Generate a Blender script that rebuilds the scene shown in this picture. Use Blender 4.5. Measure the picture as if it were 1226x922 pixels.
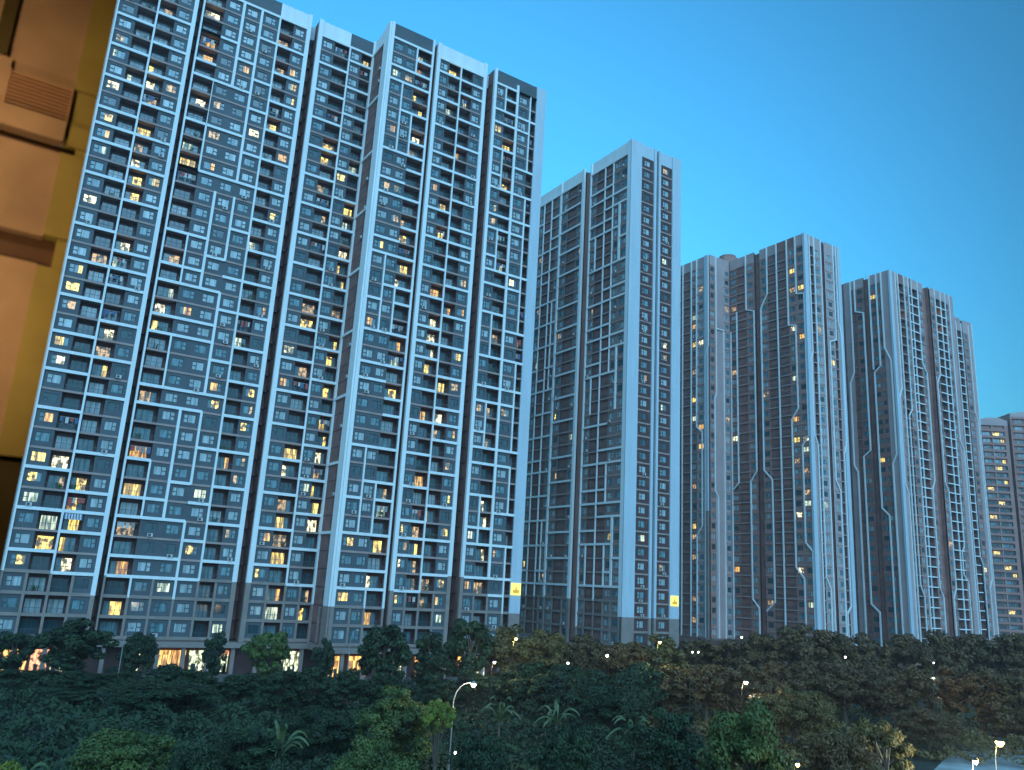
import bpy, math, random
import numpy as np
from mathutils import Vector, Matrix
R = math.radians
for o in list(bpy.data.objects): bpy.data.objects.remove(o)
sc = bpy.context.scene
col = sc.collection

# ------------------------------------------------------------------ camera
CAMZ = 16.6
F_PX, PITCH, ROLL, YAW = 967.9, 0.246418, 0.0569879, 0.56973
cF = Vector((math.cos(PITCH)*math.sin(YAW), math.cos(PITCH)*math.cos(YAW), math.sin(PITCH)))
_r = Vector((math.cos(YAW), -math.sin(YAW), 0)); _u = _r.cross(cF)
cR = math.cos(ROLL)*_r + math.sin(ROLL)*_u
cU = -math.sin(ROLL)*_r + math.cos(ROLL)*_u
cam = bpy.data.objects.new('camera', bpy.data.cameras.new('camera')); col.objects.link(cam)
cam.matrix_world = Matrix(((cR.x, cU.x, -cF.x, 0), (cR.y, cU.y, -cF.y, 0), (cR.z, cU.z, -cF.z, CAMZ), (0, 0, 0, 1)))
cam.data.sensor_width = 36; cam.data.lens = F_PX/1226*36
cam.data.clip_start = 0.1; cam.data.clip_end = 6000
sc.camera = cam
cam.data.dof.use_dof = True; cam.data.dof.focus_distance = 160; cam.data.dof.aperture_fstop = 2.4

# ------------------------------------------------------------------ dusk sky, weak broad skylight from the west
SKY_STRENGTH = 0.12
SUN_EL, SUN_ROT = 3.0, 200.0
HAZE = 0.00034
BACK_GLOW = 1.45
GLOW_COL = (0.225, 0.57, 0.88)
w = bpy.data.worlds.new('World'); sc.world = w; w.use_nodes = True
nt = w.node_tree; nt.nodes.clear()
out = nt.nodes.new('ShaderNodeOutputWorld'); bg = nt.nodes.new('ShaderNodeBackground')
sky = nt.nodes.new('ShaderNodeTexSky'); sky.sky_type = 'NISHITA'; sky.sun_disc = False
sky.sun_elevation = R(SUN_EL); sky.sun_rotation = R(SUN_ROT)
sky.air_density = 1.0; sky.dust_density = 0.3; sky.ozone_density = 4.0; sky.altitude = 0
tint = nt.nodes.new('ShaderNodeMix'); tint.data_type = 'RGBA'; tint.blend_type = 'MULTIPLY'
tint.inputs[0].default_value = 1.0; tint.inputs[7].default_value = (0.46, 0.80, 0.68, 1)
nt.links.new(sky.outputs[0], tint.inputs[6]); 
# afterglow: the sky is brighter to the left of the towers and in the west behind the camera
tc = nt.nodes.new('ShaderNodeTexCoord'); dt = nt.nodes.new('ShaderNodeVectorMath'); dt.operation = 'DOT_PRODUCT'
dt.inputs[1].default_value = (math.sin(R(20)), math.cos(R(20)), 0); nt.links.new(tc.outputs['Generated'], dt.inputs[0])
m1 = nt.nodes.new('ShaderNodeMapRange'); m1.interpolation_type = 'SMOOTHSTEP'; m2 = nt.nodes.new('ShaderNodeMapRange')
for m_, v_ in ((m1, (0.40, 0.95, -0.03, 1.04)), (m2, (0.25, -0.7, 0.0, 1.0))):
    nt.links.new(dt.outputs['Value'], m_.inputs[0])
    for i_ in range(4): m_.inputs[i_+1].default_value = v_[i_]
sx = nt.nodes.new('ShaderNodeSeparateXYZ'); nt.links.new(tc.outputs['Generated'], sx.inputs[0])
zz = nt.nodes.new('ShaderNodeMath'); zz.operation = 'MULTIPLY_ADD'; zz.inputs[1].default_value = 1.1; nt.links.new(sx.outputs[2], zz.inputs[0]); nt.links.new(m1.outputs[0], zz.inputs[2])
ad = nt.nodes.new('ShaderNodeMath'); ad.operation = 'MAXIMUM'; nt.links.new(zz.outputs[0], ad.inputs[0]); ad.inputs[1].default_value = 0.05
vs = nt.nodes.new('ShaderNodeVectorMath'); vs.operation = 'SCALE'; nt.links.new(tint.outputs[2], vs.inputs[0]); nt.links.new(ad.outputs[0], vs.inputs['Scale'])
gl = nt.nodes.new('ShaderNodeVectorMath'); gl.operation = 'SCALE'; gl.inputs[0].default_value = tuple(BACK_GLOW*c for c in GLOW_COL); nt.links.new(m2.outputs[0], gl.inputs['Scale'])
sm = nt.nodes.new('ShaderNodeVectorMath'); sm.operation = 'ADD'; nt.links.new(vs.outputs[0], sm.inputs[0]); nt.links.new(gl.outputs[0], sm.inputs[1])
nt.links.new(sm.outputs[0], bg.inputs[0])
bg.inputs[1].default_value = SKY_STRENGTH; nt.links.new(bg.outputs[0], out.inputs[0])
sun = bpy.data.objects.new('sun', bpy.data.lights.new('sun', 'SUN')); col.objects.link(sun)
sun.data.energy = 0.3; sun.data.angle = R(60); sun.data.color = (0.32, 0.62, 0.92)
sun.rotation_euler = (R(55), 0, R(-20))
sc.view_settings.view_transform = 'Standard'; sc.view_settings.look = 'None'
sc.view_settings.exposure = 3.0; sc.view_settings.gamma = 1
sc.render.engine = 'CYCLES'

# ------------------------------------------------------------------ helpers
def tag(o, label=None, cat=None, group=None, kind=None):
    if label: o['label'] = label
    if cat: o['category'] = cat
    if group: o['group'] = group
    if kind: o['kind'] = kind
    return o
def empty(name, loc, rz=0.0):
    o = bpy.data.objects.new(name, None); o.empty_display_size = 1; col.objects.link(o)
    o.location = loc; o.rotation_euler = (0, 0, rz); return o
class MB:
    def __init__(s): s.v = []; s.f = []; s.m = []
    def quad(s, a, b, c, d, m=0):
        n = len(s.v); s.v += [tuple(a), tuple(b), tuple(c), tuple(d)]; s.f.append((n, n+1, n+2, n+3)); s.m.append(m)
    def box(s, P, u0, u1, d0, d1, z0, z1, m=0):
        n = len(s.v)
        for z in (z0, z1):
            for (u, d) in ((u0, d0), (u1, d0), (u1, d1), (u0, d1)): s.v.append(tuple(P(u, d, z)))
        for q in ((0, 3, 2, 1), (4, 5, 6, 7), (0, 1, 5, 4), (1, 2, 6, 5), (2, 3, 7, 6), (3, 0, 4, 7)):
            s.f.append(tuple(n+i for i in q)); s.m.append(m)
    def prism(s, pts, d0, d1, P, m=0):          # polygon in (u,z), extruded through depth
        n = len(s.v); k = len(pts)
        for d in (d0, d1):
            for (u, z) in pts: s.v.append(tuple(P(u, d, z)))
        s.f.append(tuple(n+i for i in range(k))); s.m.append(m)
        s.f.append(tuple(n+k+i for i in reversed(range(k)))); s.m.append(m)
        for i in range(k):
            j = (i+1) % k; s.f.append((n+i, n+j, n+k+j, n+k+i)); s.m.append(m)
    def tube(s, p0, p1, r0, r1, seg=8, m=0):
        p0 = Vector(p0); p1 = Vector(p1); a = (p1-p0)
        if a.length < 1e-6: return
        a.normalize(); x = a.orthogonal().normalized(); y = a.cross(x); n = len(s.v)
        for p, r in ((p0, r0), (p1, r1)):
            for i in range(seg):
                t = 2*math.pi*i/seg; s.v.append(tuple(p+r*(math.cos(t)*x+math.sin(t)*y)))
        for i in range(seg):
            j = (i+1) % seg; s.f.append((n+i, n+j, n+seg+j, n+seg+i)); s.m.append(m)
        s.f.append(tuple(n+seg+i for i in range(seg))); s.m.append(m)
        s.f.append(tuple(n+i for i in reversed(range(seg)))); s.m.append(m)
    def mesh(s, name, mats):
        me = bpy.data.meshes.new(name); me.from_pydata(s.v, [], s.f)
        for x in mats: me.materials.append(x)
        me.polygons.foreach_set('material_index', s.m); me.update(); return me
    def build(s, name, mats, parent=None):
        o = bpy.data.objects.new(name, s.mesh(name, mats)); col.objects.link(o)
        if parent: o.parent = parent; o.matrix_parent_inverse = Matrix.Translation(-parent.location)
        return o
W3 = lambda x, y, z: (x, y, z)

def mat(name, c, rough=0.7, noise=0.0, scale=1.0, spec=0.4, metal=0.0, emit=None, es=0.0, stretch=None, c2=None, bump=0.0):
    m = bpy.data.materials.new(name); m.use_nodes = True; n = m.node_tree.nodes; l = m.node_tree.links
    b = n['Principled BSDF']; b.inputs['Base Color'].default_value = (*c, 1); b.inputs['Roughness'].default_value = rough
    b.inputs['Specular IOR Level'].default_value = spec; b.inputs['Metallic'].default_value = metal
    if noise or c2:
        g = n.new('ShaderNodeNewGeometry'); mp = n.new('ShaderNodeMapping'); l.new(g.outputs['Position'], mp.inputs[0])
        mp.inputs['Scale'].default_value = stretch or (1, 1, 1)
        t = n.new('ShaderNodeTexNoise'); t.inputs['Scale'].default_value = scale; t.inputs['Detail'].default_value = 5
        l.new(mp.outputs[0], t.inputs[0])
        r = n.new('ShaderNodeMapRange'); r.inputs[1].default_value = 0.3; r.inputs[2].default_value = 0.7
        l.new(t.outputs[0], r.inputs[0])
        mx = n.new('ShaderNodeMix'); mx.data_type = 'RGBA'; l.new(r.outputs[0], mx.inputs[0])
        a = c2 or tuple(x*(1-noise) for x in c); bb = c if c2 else tuple(min(1, x*(1+noise)) for x in c)
        mx.inputs[6].default_value = (*a, 1); mx.inputs[7].default_value = (*bb, 1)
        l.new(mx.outputs[2], b.inputs['Base Color'])
        if bump:
            bp = n.new('ShaderNodeBump'); bp.inputs['Strength'].default_value = bump; l.new(t.outputs[0], bp.inputs['Height']); l.new(bp.outputs[0], b.inputs['Normal'])
    if emit:
        b.inputs['Emission Color'].default_value = (*emit, 1); b.inputs['Emission Strength'].default_value = es
    return m

def litmat(name, ca, cb, s, curtain):
    """lit room seen through a window: uneven lamp light, curtains hanging in folds"""
    m = bpy.data.materials.new(name); m.use_nodes = True; n = m.node_tree.nodes; l = m.node_tree.links
    b = n['Principled BSDF']; b.inputs['Base Color'].default_value = (0.3, 0.25, 0.18, 1); b.inputs['Roughness'].default_value = 0.3
    g = n.new('ShaderNodeNewGeometry')
    t = n.new('ShaderNodeTexNoise'); t.inputs['Scale'].default_value = 1.7; t.inputs['Detail'].default_value = 2.5
    mp = n.new('ShaderNodeMapping'); mp.inputs['Scale'].default_value = (1, 1, 0.8) if not curtain else (1.6, 1.6, 0.25)
    l.new(g.outputs['Position'], mp.inputs[0]); l.new(mp.outputs[0], t.inputs[0])
    r = n.new('ShaderNodeMapRange'); r.inputs[1].default_value = 0.42; r.inputs[2].default_value = 0.58
    r.inputs[3].default_value = 0.04 if not curtain else 0.22; r.inputs[4].default_value = 1.0
    l.new(t.outputs[0], r.inputs[0])
    mx = n.new('ShaderNodeMix'); mx.data_type = 'RGBA'; l.new(r.outputs[0], mx.inputs[0])
    mx.inputs[6].default_value = (*cb, 1); mx.inputs[7].default_value = (*ca, 1)
    mu = n.new('ShaderNodeMath'); mu.operation = 'MULTIPLY'; l.new(r.outputs[0], mu.inputs[0]); mu.inputs[1].default_value = s
    l.new(mx.outputs[2], b.inputs['Emission Color']); l.new(mu.outputs[0], b.inputs['Emission Strength'])
    return m

LIT = 0.33
M = dict(
    white=mat('white_render', (0.78, 0.78, 0.76), 0.75, 0.06, 0.9, stretch=(1, 1, 0.12)),
    grey=mat('grey_render', (0.28, 0.21, 0.18), 0.8, 0.12, 0.5),
    dimband=mat('slab_edge', (0.38, 0.26, 0.23), 0.8, 0.12, 0.6),
    wallA=mat('grey_cladding', (0.085, 0.098, 0.108), 0.7, 0.14, 0.25),
    wallB=mat('taupe_cladding', (0.26, 0.17, 0.15), 0.7, 0.14, 0.25),
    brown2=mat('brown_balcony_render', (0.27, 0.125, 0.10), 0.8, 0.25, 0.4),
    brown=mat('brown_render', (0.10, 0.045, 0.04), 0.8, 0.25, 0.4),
    recess=mat('recess_render', (0.24, 0.12, 0.10), 0.85, 0.2, 0.5),
    panel=mat('blue_grey_panel', (0.46, 0.32, 0.30), 0.7, 0.1, 0.2),
    panel2=mat('grey_brown_panel', (0.38, 0.185, 0.15), 0.75, 0.15, 0.2),
    strip=mat('pale_blue_strip', (0.50, 0.56, 0.60), 0.7, 0.06, 0.9, stretch=(1, 1, 0.10)),
    frame=mat('window_frame', (0.06, 0.065, 0.07), 0.4),
    rail=mat('railing_metal', (0.09, 0.10, 0.11), 0.45, metal=0.3),
    glass0=mat('dark_glass', (0.03, 0.07, 0.08), 0.08, spec=0.9),
    glass1=mat('curtain_and_reflection_glass', (0.36, 0.42, 0.42), 0.15, 0.35, 0.8, spec=0.9, stretch=(3, 3, .3)),  # curtains, with the sky's reflection mixed into the base colour
    glass2=mat('half_curtain_glass', (0.13, 0.23, 0.25), 0.1, 0.5, 0.9, spec=0.9, stretch=(2, 2, .4)),
    lit0=litmat('lamp_lit_room', (1.0, 0.78, 0.16), (1.0, 0.42, 0.05), LIT*0.80, False),
    lit1=litmat('lamp_lit_curtain', (1.0, 0.80, 0.18), (1.0, 0.52, 0.08), LIT*0.70, True),
    lit2=litmat('dim_lit_room', (1.0, 0.62, 0.26), (0.6, 0.25, 0.08), LIT*0.35, False),
    lit4=litmat('white_lit_room', (1.0, 0.92, 0.55), (0.8, 0.6, 0.3), LIT*0.85, False),
    lit5=litmat('orange_lit_room', (1.0, 0.55, 0.10), (0.9, 0.3, 0.04), LIT*0.55, True),
    lit3=litmat('cool_lit_room', (0.85, 0.95, 0.70), (0.3, 0.5, 0.4), LIT*0.45, True),
    acwhite=mat('off_white_casing', (0.55, 0.52, 0.48), .5), cloth1=mat('blue_cloth', (0.10, 0.14, 0.24), .9), cloth2=mat('red_cloth', (0.45, 0.10, 0.08), .9), cloth3=mat('grey_cloth', (0.3, 0.28, 0.26), .9), plantleaf=mat('balcony_plant_leaf', (0.05, 0.12, 0.03), .6),
    roof=mat('roof_screed', (0.2, 0.2, 0.2), 0.9),
)
GL = ['glass0', 'glass1', 'glass2', 'lit0', 'lit1', 'lit2', 'lit3', 'lit4', 'lit5']
UM = [M['frame']] + [M[g] for g in GL] + [M['rail']]      # material slots of window/balcony units

FH = 3.153; Z0 = CAMZ - 0.0981*112
def zk(k): return Z0 + FH*k
KTOP = 39.1
def project(p):
    q = Vector(p) - Vector((0, 0, CAMZ)); d = q.dot(cF)
    if d < 1: return None
    return 613+F_PX*q.dot(cR)/d, 461-F_PX*q.dot(cU)/d, d

rnd = random.Random(7)

# ---- window / balcony units, local frame x along facade, y into building, z up
def split_pane(pn, P, x0, x1, D, z0, z1, g, sp):
    if g < 3 or sp == 0: pn.quad(P(x0, D, z0), P(x1, D, z0), P(x1, D, z1), P(x0, D, z1), 1+g); return
    a = x0+(x1-x0)*abs(sp)
    ga, gb = (g, 2) if sp > 0 else (2, g)
    pn.quad(P(x0, D, z0), P(a, D, z0), P(a, D, z1), P(x0, D, z1), 1+ga); pn.quad(P(a, D, z0), P(x1, D, z0), P(x1, D, z1), P(a, D, z1), 1+gb)
def win_geo(mb, P, wd, mir, g, pane=None, simple=False, sp=0):
    h = 1.5; x0, x1 = -wd/2, wd/2; pn = pane or mb
    split_pane(pn, P, x0, x1, -.14, 0, h, g, sp)
    t = .06
    if simple:
        mb.box(P, -t/2, t/2, -.13, -.07, 0, h, 0); return
    mb.box(P, x0, x1, -.13, -.05, 0, t, 0); mb.box(P, x0, x1, -.13, -.05, h-t, h, 0)
    mb.box(P, x0, x0+t, -.13, -.05, t, h-t, 0); mb.box(P, x1-t, x1, -.13, -.05, t, h-t, 0)
    s = x0+wd*.36 if mir else x1-wd*.36
    mb.box(P, s-.05, s+.05, -.13, -.05, t, h-t, 0)
    a, b = (x0+t, s-.05) if mir else (s+.05, x1-t)
    mb.box(P, a, b, -.13, -.05, h*.5-.05, h*.5+.05, 0)
def door_geo(mb, P, wd, mir, g, pane=None, simple=False, sp=0):
    h = 2.3; D = -1.38; x0, x1 = -wd*.36, wd*.36; pn = pane or mb
    split_pane(pn, P, x0, x1, D, .1, h, g, sp)
    t = .06
    if simple:
        mb.box(P, -t/2, t/2, D+.01, D+.05, .1, h, 0); return
    mb.box(P, x0-.05, x1+.05, D+.01, D+.07, h, h+t, 0); mb.box(P, x0-.05, x0, D+.01, D+.07, .1, h, 0); mb.box(P, x1, x1+.05, D+.01, D+.07, .1, h, 0)
    for q in (.33, .66): 
        x = x0+(x1-x0)*q; mb.box(P, x-.035, x+.035, D+.01, D+.06, .1, h, 0)
def rail_geo(mb, P, wd, simple=False):
    x0, x1 = -wd/2, wd/2
    mb.box(P, x0, x1, -.10, -.04, 1.05, 1.11, 10)
    if simple: return
    mb.box(P, x0, x1, -.09, -.05, .28, .31, 10)
    n = max(3, int(wd/.16))
    for i in range(1, n): 
        x = x0+(x1-x0)*i/n; mb.quad(P(x-.014, -.07, .3), P(x+.014, -.07, .3), P(x+.014, -.07, 1.06), P(x-.014, -.07, 1.06), 10)
_cache = {}
def unit_mesh(kind, wd, mir, g, sp=0):
    key = (kind, round(wd, 1), mir, g, sp)
    if key not in _cache:
        f, p = MB(), MB(); wd = key[1]; L = lambda u, d, z: (u, -d, z)
        if kind == 'window': win_geo(f, L, wd, mir, g, p, sp=sp)
        elif kind == 'balcony_door': door_geo(f, L, wd, mir, g, p, sp=sp)
        else: rail_geo(f, L, wd)
        _cache[key] = (f.mesh(kind, UM), p.mesh('pane', UM) if p.f else None)
    return _cache[key]

class Tower:
    def __init__(s, name, loc, label, cat='apartment building', far=False):
        s.root = empty(name, loc); tag(s.root, label, cat, group='residential towers in a row')
        s.parts = {}; s.units = []; s.far = far
    def mb(s, part):
        return s.parts.setdefault(part, MB())
    def clutter(s, nac, nl):
        us = [u for u in s.units if (project(u['P'](u['u'], 0, u['z'])) or (0, 9999))[1] > 0]
        ws = [u for u in us if u['t'] == 'W']; bs = [u for u in us if u['t'] == 'B']
        for u in rnd.sample(ws, nac):
            b = MB(); a = u['u']+rnd.uniform(-.3, .3)*u['w']; z = u['z']+rnd.choice((.22, .25, .3)); b.box(u['P'], a-.42, a+.42, .13, .45, z, z+.55, 0); b.box(u['P'], a-.30, a+.12, .452, .47, z+.08, z+.47, 1); b.build('air_conditioner', [M['acwhite'], M['frame']], s.root)
        for u in rnd.sample(bs, nl):
            b = MB(); a = -u['w']*.4
            while a < u['w']*.3:
                wd_ = rnd.uniform(.3, .7); z = u['z']+2.2; L_ = rnd.uniform(.6, 1.2); x = u['u']+a; b.quad(u['P'](x, -.35, z-L_), u['P'](x+wd_, -.33, z-L_+.05), u['P'](x+wd_, -.35, z), u['P'](x, -.35, z), rnd.randrange(4)); a += wd_+rnd.uniform(.03, .4)
            b.box(u['P'], u['u']-u['w']*.45, u['u']+u['w']*.45, -.36, -.34, u['z']+2.2, u['z']+2.23, 0)
            b.build('laundry', [M['acwhite'], M['cloth1'], M['cloth2'], M['cloth3']], s.root)
        for u in rnd.sample(bs, nl):
            b = MB()
            hw = rnd.uniform(.3, .7); c0 = rnd.uniform(-.2, .2)*u['w']; b.box(u['P'], u['u']+c0-hw, u['u']+c0+hw, -.5, -.2, u['z']+.06, u['z']+.36, 0)
            for j in range(rnd.randint(14, 30)):
                c = Vector(u['P'](u['u']+c0+rnd.uniform(-hw, hw), -.35, u['z']+.3)); e = c+Vector((rnd.uniform(-.3, .3), rnd.uniform(-.3, .3), rnd.uniform(.2, .9))); q = Vector((rnd.uniform(-.1, .1), rnd.uniform(-.1, .1), .05)); b.quad(c, e-q, e+Vector((0, 0, .15)), e+q, 1)
            b.build('potted_plant', [M['brown'], M['plantleaf']], s.root)
    def finish(s):
        for k, mb in s.parts.items():
            mb.build(k, PM, s.root)
        # the hundred of each kind that show largest are parts, the rest is one part
        for kind in ('window', 'balcony_door', 'balcony_railing'):
            us = []
            for u in s.units:
                if kind == 'window' and u['t'] != 'W' or kind != 'window' and u['t'] != 'B': continue
                c = u['P'](u['u'], 0, u['z']+1); pr = project(c)
                if pr is None or not (-5 < pr[0] < 1231 and -5 < pr[1] < 790): score = 0
                else:
                    a = project(u['P'](u['u']-.5, 0, u['z']+1)); b = project(u['P'](u['u']+.5, 0, u['z']+1))
                    score = math.hypot(a[0]-b[0], a[1]-b[1])/pr[2]
                us.append((score, id(u), u))
            us.sort(key=lambda q: -q[0])
            rest = MB()
            for i, (sco, _, u) in enumerate(us):
                z = u['z']+(.95 if kind == 'window' else .0); wd = u['w']
                if i < 100 and sco > 0:
                    f, p = unit_mesh(kind, wd, u['mir'], u['g'], u['sp'])
                    o = bpy.data.objects.new(kind, f); col.objects.link(o); o.parent = s.root
                    o.location = Vector(u['P'](u['u'], 0, z))-s.root.location; o.rotation_euler = (0, 0, u['rz'])
                    if p:
                        q = bpy.data.objects.new('pane', p); col.objects.link(q); q.parent = o
                else:
                    Pl = lambda a, d, zz, u=u, z=z: u['P'](u['u']+a, d, z+zz)
                    if kind == 'window': win_geo(rest, Pl, wd, u['mir'], u['g'], simple=s.far, sp=u['sp'])
                    elif kind == 'balcony_door': door_geo(rest, Pl, wd, u['mir'], u['g'], simple=s.far, sp=u['sp'])
                    else: rail_geo(rest, Pl, wd, simple=s.far)
            if rest.f:
                o = rest.build(kind, UM, s.root); o['kind'] = 'stuff'

PMK = ['brown2', 'wallA', 'wallB', 'brown', 'recess', 'panel', 'panel2', 'strip', 'white', 'grey', 'dimband', 'roof']
PM = [M[k] for k in PMK]; PI = {k: i for i, k in enumerate(PMK)}

def facade(T, O, rz, cols, H, V, wide, neg=False, kw=3, top='white', wall='wallA', lit=(), klo=0, khi=38, plit=0.03, barh=.5, dim=True, lines=(), ktop=KTOP, bwall='brown', pale=.5, lw=.34, topcols=None):
    """one storeyed face.  cols (u0,u1,type,[wall]) ; H white bars (u0,u1,k) ; V white uprights (u,k0,k1,width) ; wide full-height strips (u0,u1,material,kbottom)"""
    U = Vector((math.cos(rz), math.sin(rz), 0)); N = Vector((U.y, -U.x, 0)); O = Vector((O[0], O[1], 0))
    sg = -1 if neg else 1
    P = lambda u, d, z: O + U*u + N*d + Vector((0, 0, z))
    def rng(a, b): return (min(sg*a, sg*b), max(sg*a, sg*b))
    cols = sorted([(*rng(c[0], c[1]), c[2], (c[3] if len(c) > 3 else wall)) for c in cols])
    H = [(*rng(a, b), k) for a, b, k in H]; V = [(sg*v[0], v[1], v[2], (v[3] if len(v) > 3 else .3)) for v in V]
    wide = [(*rng(q[0], q[1]), (q[2] if len(q) > 2 else 'white'), (q[3] if len(q) > 3 else kw)) for q in wide]
    lit = [(sg*a, k) for a, k in lit]
    W, F_, S = T.mb('wall'), T.mb('facade_frame'), T.mb('wall' if T.far else 'floor_slab_edge')
    bounds = sorted(set([c[0] for c in cols]+[c[1] for c in cols]))
    def snap(u): return min(bounds, key=lambda b: abs(b-u)) if bounds else u
    H = [(snap(a), snap(b), k) for a, b, k in H]; H = [h for h in H if h[1]-h[0] > .5]
    litset = set()
    for a, k in lit:
        c = min(range(len(cols)), key=lambda i: abs((cols[i][0]+cols[i][1])/2-a)); litset.add((c, int(math.floor(k+.05))))
    for ci, (a, b, t, wl) in enumerate(cols):
        wi = PI[wl]; cw = b-a; um = (a+b)/2; mir = (ci % 2 == 0)
        ww = min(2.0, cw*.66) if t == 'W' else cw
        hole = (um-ww/2, um+ww/2)
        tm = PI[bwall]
        for k in range(klo, khi):
            z, z1 = zk(k), zk(k+1)
            if t == 'W' or t == 'w':
                w0, w1 = z+.95, z+2.45
                W.quad(P(a, 0, z), P(b, 0, z), P(b, 0, w0), P(a, 0, w0), wi)
                W.quad(P(a, 0, w1), P(b, 0, w1), P(b, 0, z1), P(a, 0, z1), wi)
                W.quad(P(a, 0, w0), P(hole[0], 0, w0), P(hole[0], 0, w1), P(a, 0, w1), wi)
                W.quad(P(hole[1], 0, w0), P(b, 0, w0), P(b, 0, w1), P(hole[1], 0, w1), wi)
                W.quad(P(hole[0], 0, w0), P(hole[1], 0, w0), P(hole[1], -.2, w0), P(hole[0], -.2, w0), PI['dimband'])
                W.quad(P(hole[0], 0, w1), P(hole[1], 0, w1), P(hole[1], -.2, w1), P(hole[0], -.2, w1), wi)
                for e in hole: W.quad(P(e, 0, w0), P(e, -.2, w0), P(e, -.2, w1), P(e, 0, w1), wi)
            elif t == 'B':
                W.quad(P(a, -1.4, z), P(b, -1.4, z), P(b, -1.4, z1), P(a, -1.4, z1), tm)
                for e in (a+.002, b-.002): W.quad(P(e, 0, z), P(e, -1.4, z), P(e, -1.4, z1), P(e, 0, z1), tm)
                S.box(P, a+.01, b-.01, -1.39, -.01, z-.12, z+.05, PI['dimband'])
            elif t == 'X':
                W.quad(P(a, 0, z), P(b, 0, z), P(b, 0, z1), P(a, 0, z1), wi)
            if t in 'WB':
                r = rnd.random()
                if (ci, k) in litset: g = rnd.choice((3, 3, 4, 4, 5, 5, 6, 7, 7, 8))
                elif r < plit: g = rnd.choice((5, 6, 5, 8))
                else: g = 1 if rnd.random() < pale else rnd.choice((0, 2, 2))
                if t == 'B' and g < 3: g = rnd.choice((0, 0, 2, 1))
                T.units.append(dict(t=t, P=P, u=um, z=z, w=ww if t == 'W' else cw-.06, mir=mir, g=g, rz=rz, sp=0 if T.far else rnd.choice((0, 0, .64, -.36, .36, -.66, .66, -.33))))
            # slab edge in front of every floor where no white bar runs
            if dim and t != 'X' and not any(h[0] < um < h[1] and h[2] == k for h in H):
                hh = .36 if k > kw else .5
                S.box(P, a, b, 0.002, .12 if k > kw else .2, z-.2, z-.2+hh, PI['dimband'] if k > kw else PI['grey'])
        # band above the top floor
        zt = zk(khi)
        tw = top if not topcols else topcols.get(ci, top)
        W.quad(P(a, 0, zt), P(b, 0, zt), P(b, 0, zk(ktop)), P(a, 0, zk(ktop)), PI[tw])
        W.quad(P(a, 0, zk(klo)-.4), P(b, 0, zk(klo)-.4), P(b, 0, zk(klo)), P(a, 0, zk(klo)), PI['grey'])
    for a, b, k in H:
        S2 = F_ if k >= kw else F_
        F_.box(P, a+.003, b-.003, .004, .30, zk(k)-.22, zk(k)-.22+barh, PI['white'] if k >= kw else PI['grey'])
    for u, k0, k1, wd in V:
        u = snap(u)
        F_.box(P, u-wd/2, u+wd/2, .002, .322, zk(k0)-.1, zk(k1)+.1, PI['white'])
    for u in bounds[1:-1]:          # plain grey uprights on the lowest floors
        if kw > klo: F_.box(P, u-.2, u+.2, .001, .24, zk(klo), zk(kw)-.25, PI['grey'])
    for a, b, m_, kb in wide:
        F_.box(P, a, b, -.3, .342, zk(kb), zk(ktop)+.02, PI[m_])
        if kb > klo: F_.box(P, a+.01, b-.01, -.3, .33, zk(klo)-.4, zk(kb), PI['grey'])
    # white string lines that jog sideways
    for ln in lines:
        pts = [(sg*u, zk(k)) for u, k in ln]
        for (a, za), (b, zb) in zip(pts[:-1], pts[1:]):
            dx, dz = b-a, zb-za; L = math.hypot(dx, dz); nx, nz = -dz/L*lw/2, dx/L*lw/2; ex, ez = dx/L*lw*.4, dz/L*lw*.4
            F_.prism([(a-ex+nx, za-ez+nz), (b+ex+nx, zb+ez+nz), (b+ex-nx, zb+ez-nz), (a-ex-nx, za-ez-nz)], .36+.004*(dx != 0), .02, P, PI['white'])
    return P

def body(T, x0, x1, y0, y1, mside='recess', ktop=KTOP, inset=.0, klo=0, z0=None, lines=True, roofm='roof'):
    """block volume behind the faces: side walls, back and roof"""
    W = T.mb('wall'); z0 = zk(klo)-.4 if z0 is None else z0; z1 = zk(ktop); m = PI[mside]
    W.quad((x0, y0, z0), (x0, y1, z0), (x0, y1, z1), (x0, y0, z1), m)
    W.quad((x1, y0, z0), (x1, y1, z0), (x1, y1, z1), (x1, y0, z1), m)
    W.quad((x0, y1, z0), (x1, y1, z0), (x1, y1, z1), (x0, y1, z1), m)
    T.mb('roof').quad((x0, y0, z1-.6), (x1, y0, z1-.6), (x1, y1, z1-.6), (x0, y1, z1-.6), PI[roofm])
    if lines:
        S = T.mb('floor_slab_edge')
        for k in range(klo, 39):
            S.box(W3, x0-.12, x0-.002, y0+1.0, y1, zk(k)-.12, zk(k)+.08, PI['brown'])

def rngk(a, b, s): return list(range(a, b, s))
# ================================================================== TOWER A : the long slab on the left
A = Tower('apartment_tower', (48, 150, 0), 'tall dark slab of six stepped bays with white grid frames, nearest tower at the left')
YA, YF = 145.9, 137.2
LA1 = [(5.3,10),(5.5,17.7),(5.6,3.4),(5.7,7.9),(5.7,8.9),(5.7,16.6),(5.7,25.3),(5.8,13.3),(5.9,29.6),(6,6.7),(6,14.4),(6,22),(6,32.8),(6.1,27.5),(6.1,31.8),(6.2,18.7),(8.7,7.7),(8.9,8.9),(9,19.8),(9.1,4.5),(12.1,15.4),(12.4,3.3),(12.4,7.8),(12.5,5.5),(12.5,24.1),(12.5,27.3),(12.6,6.7),(12.6,19.7),(12.6,25.2),(12.6,26.2),(12.6,29.5),(12.6,31.7),(12.7,20.9),(12.7,30.5),(12.8,13.3),(12.8,23),(12.9,4.6),(12.9,35.9),(13.1,14.3),(15.8,30.8),(16.3,24)]
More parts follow.
